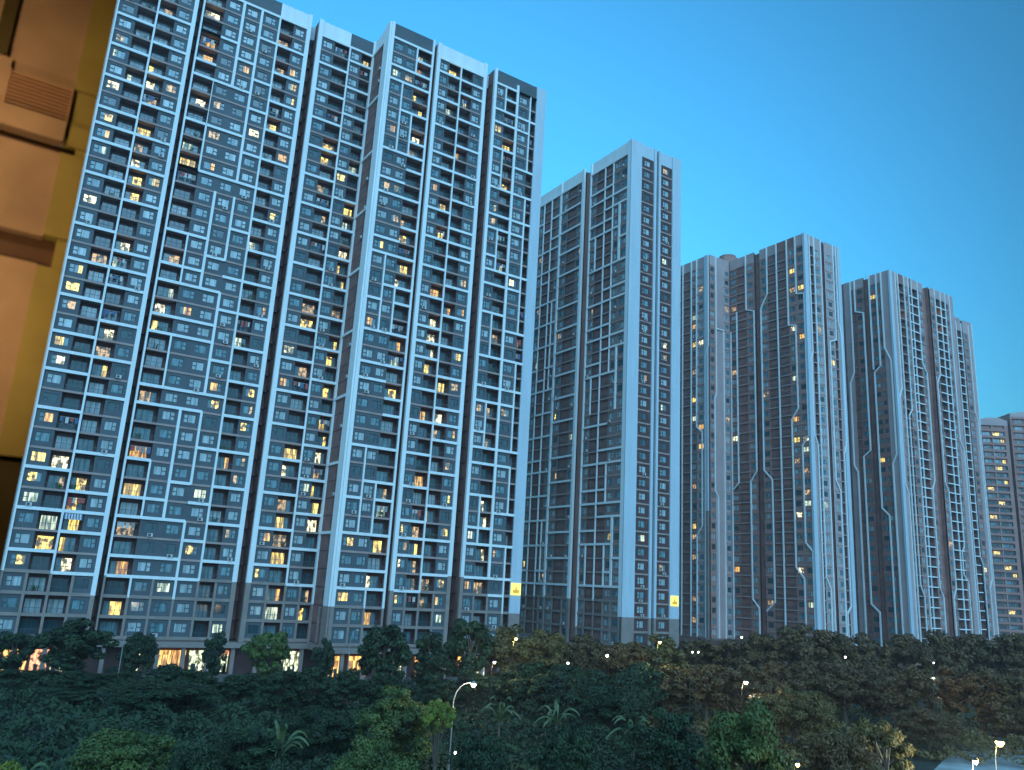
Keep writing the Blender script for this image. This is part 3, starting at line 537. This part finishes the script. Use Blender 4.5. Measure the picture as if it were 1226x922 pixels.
# ================================================================== TOWER E : far one at the right margin
E = Tower('apartment_tower', (385, 190, 0), 'farthest tower, lower, with closely banded pale floors, cut by the right margin', far=True)
def far_block(O, rz, wdt, hz, dep):
    U = Vector((math.cos(rz), math.sin(rz), 0)); N = Vector((U.y, -U.x, 0)); O = Vector((*O, 0)); P = lambda u, d, z: O+U*u+N*d+Vector((0, 0, z))
    n = int(hz/FH); W = E.mb('wall'); S = W
    W.box(P, 0, wdt, -dep, -.6, 0, hz, PI['panel2']); W.box(P, -.2, .5, -.6, .1, 0, hz, PI['panel2']); W.box(P, wdt-1.6, wdt+.1, -.6, .1, 0, hz, PI['panel2']); W.box(P, wdt*.42, wdt*.42+.4, -.6, .05, 0, hz, PI['panel'])
    W.box(P, 0, wdt, -.6, .12, hz-2.6, hz, PI['panel']); W.prism([(0, hz), (wdt, hz), (wdt*.75, hz+1.2), (wdt*.35, hz+1.2)], -4, -.6, P, PI['panel'])
    for k in range(n):
        z = k*FH+1.2; S.box(P, .5, wdt-1.6, -.6, .2, z-.35, z+.75, PI['panel2'])
        for (a, b) in ((.5, wdt*.42), (wdt*.42+.4, wdt*.72), (wdt*.72, wdt-1.6)):
            if k < n-1: 
                g = rnd.choice((3, 3, 4)) if rnd.random() < .13 else rnd.choice((0, 0, 2))
                E.units.append(dict(t='W', P=P, u=(a+b)/2, z=z+.1-.95+.75, w=min(3.0, (b-a)*.85), mir=False, g=g, rz=rz, sp=0))
    for u in E.units[-3*n:]: pass
e0 = Vector((376.4, 188.3)); e1 = Vector((388.2, 180.2)); rzE = math.atan2(e1.y-e0.y, e1.x-e0.x)
for u_ in (0,):
    far_block((376.4-.0, 188.3), rzE, 12.6, 104.0, 14)
    far_block((376.4+math.cos(rzE)*14.2, 188.3+math.sin(rzE)*14.2), rzE, 16, 107.5, 18)
# windows of this tower sit in front of the recessed wall
for u in E.units:
    P0 = u['P']; u['P'] = (lambda P0: (lambda a, d, z: P0(a, d-.4, z)))(P0)
E.finish()

# ================================================================== GROUND
g = MB(); g.quad((-1500, -600, 0), (3000, -600, 0), (3000, 3500, 0), (-1500, 3500, 0))
o = g.build('ground', [mat('soil', (0.035, 0.045, 0.028), 0.95, c2=(0.02, 0.022, 0.016), scale=.15)]); tag(o, kind='structure', label='dark earth and grass under the trees')
g = MB(); g.quad((-60, 126, .004), (330, 126, .004), (330, 134, .004), (-60, 134, .004))
o = g.build('road', [mat('asphalt', (0.05, 0.05, 0.052), 0.85, 0.2, .8)]); tag(o, kind='structure', label='asphalt road in front of the towers')
g = MB(); g.quad((-60, 134, .12), (120, 134, .12), (120, 145, .12), (-60, 145, .12)); g.box(W3, -60, 330, 133.8, 134, 0, .125)
o = g.build('pavement', [mat('paving', (0.09, 0.085, 0.08), 0.85, 0.15, 1.5)]); tag(o, kind='structure', label='paved forecourt with kerb at the foot of the nearest tower')

# ================================================================== VEGETATION
def ray(px, py):
    return cR*((px-613)/F_PX) - cU*((py-461)/F_PX) + cF
def at(px, py, d):
    """world point seen at photo pixel (px,py) at forward distance d"""
    return Vector((0, 0, CAMZ)) + ray(px, py)*d
def leafmat(name, c1, c2, sc_=.5):
    m = mat(name, c1, 0.6, c2=c2, scale=sc_, spec=.3)
    return m
LEAF = dict(
    dark=leafmat('dark_leaves', (0.034, 0.060, 0.020), (0.014, 0.024, 0.012)),
    green=leafmat('green_leaves', (0.11, 0.14, 0.03), (0.04, 0.06, 0.018)),
    bright=leafmat('yellow_green_lamplit_leaves', (0.24, 0.24, 0.025), (0.09, 0.12, 0.018)),
    brown=leafmat('veil_brown_leaves', (0.15, 0.082, 0.028), (0.085, 0.050, 0.02)),  # brown veil reflected in the window glass, put into the leaf colour
    olive=leafmat('veil_olive_leaves', (0.17, 0.11, 0.03), (0.08, 0.058, 0.02)))  # leaf colour carries the same reflected brown veil
BARK = mat('bark', (0.12, 0.085, 0.06), 0.9, 0.3, 3.0, bump=.4)
def cards(n, c, nrm, size, rs, aspect=2.0):
    """n leaf faces: centres c, rough normals nrm"""
    t = np.cross(nrm, rs.normal(size=(n, 3))); t /= np.linalg.norm(t, axis=1)[:, None]+1e-9
    b = np.cross(nrm, t); b /= np.linalg.norm(b, axis=1)[:, None]+1e-9
    s = size[:, None]; tt = t*s*.5*math.sqrt(aspect); bb = b*s*.5/math.sqrt(aspect)
    v = np.stack([c-tt, c+bb*1.0, c+tt, c-bb*1.0], 1).reshape(-1, 3)
    return v
def card_mesh(name, v, mats):
    n = len(v)//4; me = bpy.data.meshes.new(name)
    me.vertices.add(len(v)); me.vertices.foreach_set('co', v.astype(np.float32).ravel())
    me.loops.add(4*n); me.loops.foreach_set('vertex_index', np.arange(4*n, dtype=np.int32))
    me.polygons.add(n); me.polygons.foreach_set('loop_start', np.arange(0, 4*n, 4, dtype=np.int32)); me.polygons.foreach_set('loop_total', np.full(n, 4, np.int32))
    for m in mats: me.materials.append(m)
    me.update(); me.validate(); return me
def make_tree_mesh(seed, hgt, rad, ch, nclump, nleaf, lsize, flat=1.0, lean=.25):
    """crown + trunk for a tree hgt high, crown radius rad, crown height ch"""
    rs = np.random.RandomState(seed); cz = hgt-ch*.5
    cl = []
    while len(cl) < nclump:
        p = rs.uniform(-1, 1, 3); r = np.linalg.norm(p)
        if r > 1 or (r < .45 and rs.rand() < .7): continue
        a = math.atan2(p[1], p[0]); k = 1+.22*math.sin(3*a+seed)+.15*math.sin(5*a+2*seed)
        cl.append((p[0]*rad*k*.88, p[1]*rad*k*.88, cz+p[2]*ch*.5*.9*(1-.12*math.sin(2*a+seed))))
    cl = np.array(cl); per = nleaf//nclump; V = []
    for q in cl:
        s = rs.uniform(.55, 1.1)*rad*.30
        d = rs.normal(size=(per, 3)); d /= np.linalg.norm(d, axis=1)[:, None]
        c = q + d*(rs.uniform(.45, 1.0, (per, 1))**.6)*s*np.array([1, 1, .62*flat])
        nr = d*.9+np.array([0, 0, .7])+rs.normal(size=(per, 3))*.45
        V.append(cards(per, c, nr, rs.uniform(.7, 1.3, per)*lsize, rs))
    tr = MB(); r0 = .035*hgt; n = 5; pts = []
    lx, ly = rs.uniform(-lean, lean, 2)
    for i in range(n+1):
        t = i/n; pts.append(Vector((lx*t*t*rad+.1*math.sin(4*t+seed), ly*t*t*rad+.1*math.cos(5*t), t*(cz+ch*.15))))
    for i in range(n): tr.tube(pts[i], pts[i+1], r0*(1-.14*i), r0*(1-.14*(i+1)), 8)
    for q in cl[::max(1, nclump//14)]:
        b0 = pts[rs.randint(2, n)]; mid = (b0+Vector(q))/2+Vector((0, 0, .15*rad))
        tr.tube(b0, mid, r0*.42, r0*.26, 6); tr.tube(mid, Vector(q), r0*.26, r0*.1, 5)
    return np.concatenate(V), tr
TV = {}
def tree_variant(kind, seed):
    key = (kind, seed)
    if key in TV: return TV[key]
    spec = {'round': (8, 3.2, 6.6, 84, 21000, .20, 1.0), 'wide': (8, 4.4, 5.0, 90, 22000, .22, .8), 'tall': (8, 2.3, 6.8, 56, 13000, .20, 1.2), 'far': (8, 3.0, 6.4, 60, 9000, .30, 1.0), 'ball': (8, 1.9, 3.2, 34, 6000, .18, 1.0), 'shrub': (4, 2.6, 3.8, 44, 11000, .16, 1.0)}[kind]
    V, tr = make_tree_mesh(seed*7+3, *spec[:3], spec[3], spec[4], spec[5], spec[6])
    TV[key] = (V, tr.mesh('trunk', [BARK]), spec, {})
    return TV[key]
ntree = [0]
def tree(px, topy, d, width, kind, leaf, label, group=None, seed=None, cat='tree'):
    p = at(px, topy, d); h = max(1.5, p.z); seed = ntree[0] % 4 if seed is None else seed; ntree[0] += 1
    V, tm, spec, lm = tree_variant(kind, seed)
    if leaf not in lm: lm[leaf] = card_mesh('crown', V, [LEAF[leaf]])
    wm = width/968*d*1226/1226
    r = empty('shrub' if cat == 'shrub' else 'broadleaf_tree', (p.x, p.y, 0), (ntree[0]*2.39) % 6.28)
    sxy = wm/(2*spec[1]*1.12); r.scale = (sxy, sxy, h/(spec[0]*1.02))
    a = bpy.data.objects.new('trunk', tm); col.objects.link(a); a.parent = r
    b = bpy.data.objects.new('crown', lm[leaf]); col.objects.link(b); b.parent = r
    tag(r, label, cat, group); return r

# near trees, left to right (photo pixel of the crown top)
near = [
 (150, 868, 52, 150, 'wide', 'green', 'broad dark green tree at the lower left corner, fine-leaved crown'),
 (12, 903, 44, 95, 'shrub', 'bright', 'yellow-green shrub in the bottom left corner'),
 (188, 812, 92, 150, 'wide', 'dark', 'flat-topped dark tree below the left shopfronts'),
 (70, 822, 98, 110, 'far', 'dark', 'dark tree in the shade below the left end of the nearest tower'),
 (300, 862, 62, 110, 'round', 'dark', 'dark rounded tree between the lower left tree and the lamp post'),
 (390, 846, 70, 100, 'wide', 'dark', 'low spreading dark tree left of the yellow-green lit tree'),
 (478, 818, 70, 100, 'round', 'green', 'mid green tree just left of the curved lamp post, its edge lit'),
 (526, 831, 64, 46, 'ball', 'bright', 'yellow-green crown standing in for lamplit leaves beside the curved lamp post'),  # lamplight on part of the larger crown, put into the leaf colour
 (580, 864, 50, 92, 'round', 'dark', 'dark round tree at the foot of the curved lamp post'),
 (684, 856, 54, 92, 'round', 'dark', 'dark blue-green round tree, second to the right of the lamp post'),
 (800, 842, 60, 110, 'round', 'dark', 'dark tree directly left of the big bright round tree'),
 (893, 833, 52, 118, 'round', 'green', 'big round green tree with bushy lumps at the bottom right of centre'),
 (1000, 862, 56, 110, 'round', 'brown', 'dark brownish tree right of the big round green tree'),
 (1052, 848, 62, 80, 'tall', 'olive', 'slim olive tree standing right of the dark brownish tree'),
 (450, 880, 48, 110, 'wide', 'green', 'low green tree at the bottom edge below the lamplit crown'),
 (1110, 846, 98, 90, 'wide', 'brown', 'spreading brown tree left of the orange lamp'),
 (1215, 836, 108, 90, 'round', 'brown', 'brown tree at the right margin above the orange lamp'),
 (730, 816, 92, 110, 'wide', 'dark', 'spreading dark teal tree beyond the banana plants'),
 (950, 822, 90, 100, 'wide', 'olive', 'olive tree right of the lit white lamp'),
 (245, 885, 48, 90, 'wide', 'dark', 'low dark tree at the bottom edge right of the lower left tree'),
 (345, 893, 46, 90, 'shrub', 'dark', 'dark bush at the bottom edge, third from the left corner'),
]
for px, ty, d, wd, k, lf, lb in near: tree(px, ty, d, wd, k, lf, lb, group='trees in the thicket below the window', cat='shrub' if k == 'shrub' else 'tree')
# street trees in front of the shopfronts and the long belt on the right
street = [
 (22, 752, 112, 62, 'dark', 'dark street tree at the left edge in front of lit shops'),
 (92, 738, 112, 92, 'dark', 'big dark street tree left of the first unlit lamp post'),
 (168, 752, 114, 50, 'dark', 'dark street tree right beside the first unlit lamp post'),
 (262, 750, 120, 34, 'dark', 'slim street tree between two lit shopfronts'),
 (325, 750, 112, 62, 'green', 'leafy green street tree in front of the white-lit shop'),
 (392, 762, 116, 30, 'dark', 'small street tree between the white-lit shop and the yellow shop'),
 (466, 740, 112, 70, 'dark', 'dark street tree right of the yellow-lit shop'),
 (520, 748, 114, 60, 'dark', 'dark street tree under the fifth bay of the nearest tower'),
 (566, 734, 116, 66, 'dark', 'tall dark street tree under the gap before the last bay')]
for px, ty, d, wd, lf, lb in street: tree(px, ty, d, wd, 'far', lf, lb, group='street trees in front of the shops')
rt = random.Random(3)
belt = [(612, 745), (655, 748), (700, 752), (745, 762), (790, 757), (832, 760), (872, 758), (915, 752), (955, 744), (996, 748), (1036, 750), (1078, 752), (1118, 752), (1156, 752), (1192, 750), (1222, 752)]
for i, (px, ty) in enumerate(belt):
    tree(px, ty, 124+rt.uniform(-6, 10)+i*1.5, 70+rt.uniform(-8, 12), 'far', 'olive' if i < 2 or i == 4 else 'brown', 'tree with veil-tinted olive-brown leaves in the long belt at the foot of the right-hand towers', group='belt of trees right of the nearest tower')
for i in range(15):
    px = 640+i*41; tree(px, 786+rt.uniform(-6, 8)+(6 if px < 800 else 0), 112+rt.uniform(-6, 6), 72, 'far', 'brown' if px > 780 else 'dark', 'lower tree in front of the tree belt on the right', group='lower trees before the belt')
for i in range(17):
    px = 10+i*46+rt.uniform(-8, 8); tree(px, 796+rt.uniform(-4, 7), 103+rt.uniform(-6, 6), 62, 'far', 'dark', 'low dark tree in the thicket below the shops', group='low trees below the shops')

# banana plants
def banana_meshes(seed):
    rs = random.Random(seed); st = MB(); st.tube((0, 0, 0), (.05, 0, 1.6), .16, .10, 8); lf = MB()
    for i in range(12):
        a = i*2.4+rs.uniform(-.3, .3); L = rs.uniform(2.0, 2.9); el = rs.uniform(.5, 1.25); u = Vector((math.cos(a), math.sin(a), 0)); s = Vector((-u.y, u.x, 0)); prev = None
        for j in range(9):
            t = j/8; p = Vector((.05, 0, 1.5))+u*(L*t*math.cos(el)*(.8+.5*t))+Vector((0, 0, L*(t*math.sin(el)-.5*t*t*t)))
            w_ = .20*math.sin(math.pi*min(1, t*.92+.05))**.7; q = (p-s*w_-Vector((0, 0, .08)), p, p+s*w_-Vector((0, 0, .08)))
            if prev: lf.quad(prev[0], prev[1], q[1], q[0]); lf.quad(prev[1], prev[2], q[2], q[1])
            prev = q
    return st.mesh('stem', [BARK]), lf
BL = {'teal': mat('banana_leaf', (0.07, 0.10, 0.035), .5, .3, 2.0), 'olive': mat('banana_leaf_veil_olive', (0.09, 0.075, 0.03), .55, .3, 2.0)}  # olive variant takes the brown veil tint of the right side
bm = [banana_meshes(i) for i in range(3)]; bml = {}
for i, (px, ty, d, m_, lb) in enumerate([(600, 822, 78, 'teal', 'banana plant with long arching leaves right of the curved lamp post'), (668, 824, 80, 'teal', 'banana plant left of the spreading dark teal tree'),
        (760, 838, 74, 'teal', 'banana plant left above the big round green tree'), (885, 806, 92, 'olive', 'olive banana plant under the lit white lamp'), (838, 800, 100, 'olive', 'olive banana plant left of the lit white lamp'),
        (1018, 806, 98, 'olive', 'banana plant in the middle of the brown thicket'), (1050, 812, 92, 'olive', 'banana plant half way between the two white lamps'), (1128, 818, 88, 'olive', 'broad banana plant below the right-hand white lamp'),
        (28, 884, 50, 'teal', 'banana plant above the yellow-green corner shrub'), (340, 848, 76, 'teal', 'banana plant in the dark thicket left of centre')]):
    d = 10.4*F_PX/(ty-(667.6+.057*(px+39))); p = at(px, ty, d); k = i % 3
    r = empty('banana_plant', (p.x, p.y, 0), i*1.3); r.scale = (.95, .95, p.z/3.4); tag(r, lb, 'plant', 'banana plants in the thicket')
    if (k, m_) not in bml: bml[(k, m_)] = bm[k][1].mesh('leaf_crown', [BL[m_]])
    a = bpy.data.objects.new('stem', bm[k][0]); col.objects.link(a); a.parent = r
    b = bpy.data.objects.new('leaf_crown', bml[(k, m_)]); col.objects.link(b); b.parent = r

# undergrowth covering the ground between the trees
def ug_height(x, y):
    return 1.2+.9*np.sin(x*.21+1.3)*np.cos(y*.17)+.7*np.sin(x*.53+y*.37)+.45*np.sin(x*1.1-y*.8)
def undergrowth(name, label, leaf, n, pxr, dr, seed):
    rs = np.random.RandomState(seed)
    az = np.array([math.atan2(ray(p, 800).x, ray(p, 800).y) for p in pxr]); a = rs.uniform(az[0], az[1], n); d = 1/rs.uniform(1/dr[1], 1/dr[0], n)
    # d is the distance along the viewing direction
    dist = d/np.cos(a-YAW); x = dist*np.sin(a); y = dist*np.cos(a)
    keep = (y < 125) & ~((a > math.atan2(ray(1080, 900).x, ray(1080, 900).y)) & (d < 99)); x, y = x[keep], y[keep]; n = len(x)
    z = np.maximum(.15, ug_height(x, y))*rs.uniform(.25, 1.0, n)**.35
    nr = np.stack([rs.normal(size=n)*.6, rs.normal(size=n)*.6-.25, np.ones(n)*.8], 1)
    v = cards(n, np.stack([x, y, z], 1), nr, rs.uniform(.2, .55, n), rs, 2.4)
    o = bpy.data.objects.new(name, card_mesh(name, v, [LEAF[leaf]])); col.objects.link(o); tag(o, label, 'undergrowth', kind='stuff')
undergrowth('undergrowth', 'dark green undergrowth covering the ground between the trees', 'dark', 230000, (-60, 800), (42, 140), 1)
undergrowth('undergrowth', 'veil-tinted olive-brown undergrowth covering the ground on the right', 'olive', 130000, (770, 1320), (42, 150), 2)

# ================================================================== LAMPS
M['pole'] = mat('galvanised_pole', (0.30, 0.30, 0.30), .5, metal=.3)
M['darkpole'] = mat('dark_painted_pole', (0.04, 0.035, 0.03), .6)
M['bulb'] = mat('lamp_glass', (1, .9, .7), .3, emit=(1.0, .90, .68), es=3.0)
M['bulb_orange'] = mat('sodium_lamp_glass', (1, .7, .2), .3, emit=(1.0, .62, .14), es=3.0)
def lamp_post(px, py, d, label, lit=True, bulb='bulb', arm=1.6, side=-1, size=.22, power=0, colr=(1, .85, .6), group=None):
    pm_ = M['pole'] if arm > .7 else M['darkpole']; pr = .7 if arm > .7 else .45
    size *= .62 if arm < .7 else .75; hd = at(px, py, d); r = empty('street_lamp', (hd.x, hd.y, 0)); tag(r, label, 'street lamp', group)
    s = Vector((cR.x, cR.y, 0)).normalized()*side; h = hd.z; base = Vector((hd.x, hd.y, 0))+s*arm
    m = MB(); m.tube(base, base+Vector((0, 0, h*.82)), .10*pr, .07*pr, 8); prev = base+Vector((0, 0, h*.82))
    for i in range(1, 8):
        t = i/7; q = base+Vector((0, 0, h*.82))-s*arm*.85*(1-math.cos(t*math.pi/2))+Vector((0, 0, h*.2*math.sin(t*math.pi/2))); m.tube(prev, q, .065*pr, .055*pr, 8); prev = q
    m.tube(prev, Vector((hd.x, hd.y, h*1.02)), .06, .05, 6)
    m.build('pole', [pm_], r)
    hm = MB(); hm.tube((hd.x, hd.y, h+.10), (hd.x, hd.y, h+.30), size*1.5, size*.5, 10); hm.build('lamp_hood', [pm_], r)
    b = MB(); b.tube((hd.x, hd.y, h-size), (hd.x, hd.y, h), size*.5, size*1.15, 10); b.tube((hd.x, hd.y, h), (hd.x, hd.y, h+.09), size*1.15, size*.9, 10)
    b.build('lamp_glass', [M[bulb] if lit else M['pole']], r)
    if power:
        l = bpy.data.lights.new('lamp_light', 'POINT'); l.energy = power; l.color = colr; l.shadow_soft_size = .25
        lo = bpy.data.objects.new('lamp_light', l); col.objects.link(lo); lo.location = (hd.x, hd.y, h-size-.35)
        lo.parent = r; lo.matrix_parent_inverse = Matrix.Translation(-r.location)
lamp_post(567, 820, 68, 'lit street lamp on a curved pole standing out of the dark trees', size=.24, power=120)
lamp_post(893, 817, 92, 'lit white lamp above the big round green tree', size=.34, arm=.5, power=110)
lamp_post(1117, 812, 108, 'lit white lamp at the right in the brown thicket', size=.34, arm=.5, power=110)
lamp_post(1197, 889, 58, 'orange lamp at the bottom right over the pale glow patch', bulb='bulb_orange', size=.42, arm=.4, power=160, colr=(1, .6, .2))
lamp_post(1168, 912, 57, 'low white lamp added at the bottom right edge to brighten the pale patch', size=.25, arm=.3, power=450, colr=(.75, 1, .9))  # added lamp, lights the pale patch below it
lamp_post(955, 916, 46, 'small warm lamp at the bottom edge right of the big round tree', bulb='bulb_orange', size=.16, arm=.3, power=12, colr=(1, .6, .2))
lamp_post(158, 752, 106, 'tall unlit street lamp with bent top in front of the nearest tower', lit=False, arm=.8, size=.18)
lamp_post(428, 756, 106, 'unlit lamp post bent to the left in front of the fourth bay', lit=False, arm=.8, size=.18)
lamp_post(790, 769, 112, 'small yellow lamp among belt trees under the second tower', bulb='bulb_orange', arm=.4, size=.30, power=90, colr=(.9, 1, .3))
lamp_post(618, 765, 106, 'yellowish lamp behind leaves under the right edge of the nearest tower', bulb='bulb_orange', arm=.4, size=.22, power=110, colr=(1, .9, .3))
lamp_post(592, 793, 100, 'small lamp low beside the road under the nearest tower', arm=.3, size=.24, power=40)
lamp_post(680, 794, 98, 'small lamp low by the road left of the second tower', arm=.3, size=.18)
lamp_post(727, 785, 98, 'cluster-like white lamp under the left part of the second tower', arm=.3, size=.24)
lamp_post(829, 781, 100, 'left one of two small lamps close together under the third tower', arm=.3, size=.13)
lamp_post(836, 781, 100, 'right one of two small lamps close together under the third tower', arm=.3, size=.13)
lamp_post(888, 763, 130, 'dim lamp in the tree belt under the third tower', arm=.3, size=.22)
lamp_post(1012, 787, 98, 'small lamp in the brown belt between third and fourth towers', arm=.3, size=.15)
lamp_post(1118, 794, 98, 'tiny lamp just above the right-hand white lamp', arm=.3, size=.10)
lamp_post(545, 902, 46, 'tiny lamp low in the trees below the curved lamp post', arm=.2, size=.07)
g = MB(); pa, pb, pc, pd = [Vector((0, 0, CAMZ))+ray(*q)*(-(CAMZ-.02)/ray(*q).z) for q in ((1080, 960), (1260, 960), (1260, 896), (1140, 900))]
g.quad(pa, pb, pc, pd); o = g.build('glow_patch', [mat('pale_glow', (.34, .36, .35), .6, .35, .35)]); tag(o, kind='structure', label='pale patch standing in for a reflected glow at the lower right')  # pale surface made up to carry the glow reflected in the window

# ================================================================== THE ROOM THE VIEW IS TAKEN FROM
M['plaster'] = mat('brown_plaster', (0.30, 0.23, 0.17), .6, .15, 6.0)
M['olivepaint'] = mat('olive_gold_paint', (0.26, 0.24, 0.08), .55, .12, 6.0)
M['darkwood'] = mat('dark_wood', (0.075, 0.045, 0.03), .55, .2, 8.0)
M['oliveshade'] = mat('dark_olive_board', (0.05, 0.045, 0.015), .7, .2, 6.0)
M['louvre'] = mat('bronze_louvre', (0.34, 0.22, 0.15), .5)
cz = CAMZ
rm = MB(); X0, X1, Y0, Y1, ZB, ZT = -3.0, 9.5, -3.5, 3.0, cz-2.4, cz+7.6
rm.box(W3, X0-.3, X1+.3, Y0-.3, Y1, ZB-.3, ZB); rm.box(W3, X0-.3, X1+.3, Y0-.3, Y1+.3, ZT, ZT+.3)
rm.box(W3, X0-.3, X0, Y0, Y1, ZB, ZT); rm.box(W3, X1, X1+.3, Y0, Y1, ZB, ZT); rm.box(W3, X0, X1, Y0-.3, Y0, ZB, ZT)
o = rm.build('room_shell', [M['oliveshade']]); tag(o, kind='structure', label='floor, ceiling and walls of the dim room behind the window')
wl = empty('reflection_pier', (-1.4, 3.1, cz-2.4)); tag(wl, 'solid pier standing in for a reflected brown wall, with louvred vent and olive edge strip, at the left margin', 'wall')  # window-glass reflection of an interior, built as solid geometry
def part(name, m, *boxes):
    b = MB()
    for q in boxes: b.box(W3, q[0], q[1], q[2], q[3], cz+q[4], cz+q[5])
    return b.build(name, [M[m]], wl)
part('panel', 'plaster', (-3.0, .018, 3.0, 3.2, .318, .962), (-3.0, .018, 3.0, 3.2, 1.06, 1.37), (-3.0, .018, 3.02, 3.2, 1.62, 7.6))
part('lower_board', 'oliveshade', (-3.0, .094, 3.01, 3.2, -2.4, .318))
part('beam_and_shadow_band', 'darkwood', (-3.0, .06, 3.04, 3.2, .962, 1.06), (-3.0, .06, 3.03, 3.2, 1.37, 1.402))  # lower bar is the beam; thin upper bar is ledge shadow in dark colour
part('edge_strip', 'olivepaint', (.018, .094, 2.99, 3.18, .318, .955), (.018, .094, 2.99, 3.18, 1.065, 1.37), (.018, .094, 2.99, 3.18, 1.402, 1.478), (.018, .094, 2.99, 3.18, 1.62, 7.6), (.06, .094, 3.0, 3.17, .955, 1.065), (.06, .094, 3.0, 3.17, 1.37, 1.402), (.018, .094, 3.01, 3.17, 1.478, 1.62))
part('ledge', 'plaster', (-3.0, .017, 2.97, 3.2, 1.402, 1.478))
part('side_post', 'plaster', (-.40, -.176, 2.99, 3.2, 1.478, 1.655))
part('upright', 'oliveshade', (-.235, -.195, 2.985, 3.02, 1.66, 7.6))
vb = MB(); vb.box(W3, -.176, .018, 3.05, 3.15, cz+1.478, cz+1.62)
part('vent_back', 'darkwood', (-.176, .018, 3.05, 3.15, 1.478, 1.62))
lv = MB()
for i in range(10):
    z = cz+1.482+i*.0138
    lv.box(W3, -.172, .016, 2.992, 3.0, z, z+.0068)
for x_ in (-.176, .013): lv.box(W3, x_, x_+.004, 2.988, 3.0, cz+1.479, cz+1.62)
lv.build('louvred_vent', [M['louvre']], wl)
for lx, ly, lz, e in ((-.42, 2.45, 1.50, 1.3), (-.36, 2.5, .72, 1.4)):
    r = empty('wall_lamp', (lx, ly, cz+lz)); tag(r, 'small warm lamp just left of the reflection pier, %s one' % ('upper' if lz > 1 else 'lower'), 'lamp', 'warm lamps in the room')
    b = MB(); b.tube((lx, ly, cz+lz-.04), (lx, ly, cz+lz+.04), .03, .03, 12); b.build('bulb', [M['bulb_orange']], r)
    b = MB(); b.tube((lx, ly, cz+lz+.04), (lx, ly, cz+lz+.09), .05, .02, 12); b.tube((lx, ly, cz+lz+.09), (lx, ly, ZT), .004, .004, 5); b.build('pendant_cap', [M['frame']], r)
    l = bpy.data.lights.new('lamp_light', 'POINT'); l.energy = e; l.color = (1, .58, .27); l.shadow_soft_size = .04
    lo = bpy.data.objects.new('lamp_light', l); col.objects.link(lo); lo.parent = r; lo.location = (.07, 0, 0)

# ================================================================== EVENING HAZE
hz = MB(); hz.box(W3, -1600, 3100, -700, 3600, -1.0, 139.0)
hm = bpy.data.materials.new('evening_haze'); hm.use_nodes = True; hn = hm.node_tree; hn.nodes.clear()
ho = hn.nodes.new('ShaderNodeOutputMaterial'); hv = hn.nodes.new('ShaderNodeVolumePrincipled')
hv.inputs['Color'].default_value = (0.85, 0.80, 0.82, 1); hv.inputs['Density'].default_value = HAZE; hv.inputs['Anisotropy'].default_value = 0.2
hn.links.new(hv.outputs[0], ho.inputs['Volume'])
if HAZE: o = hz.build('haze', [hm]); tag(o, kind='stuff', label='thin evening haze over the whole place')
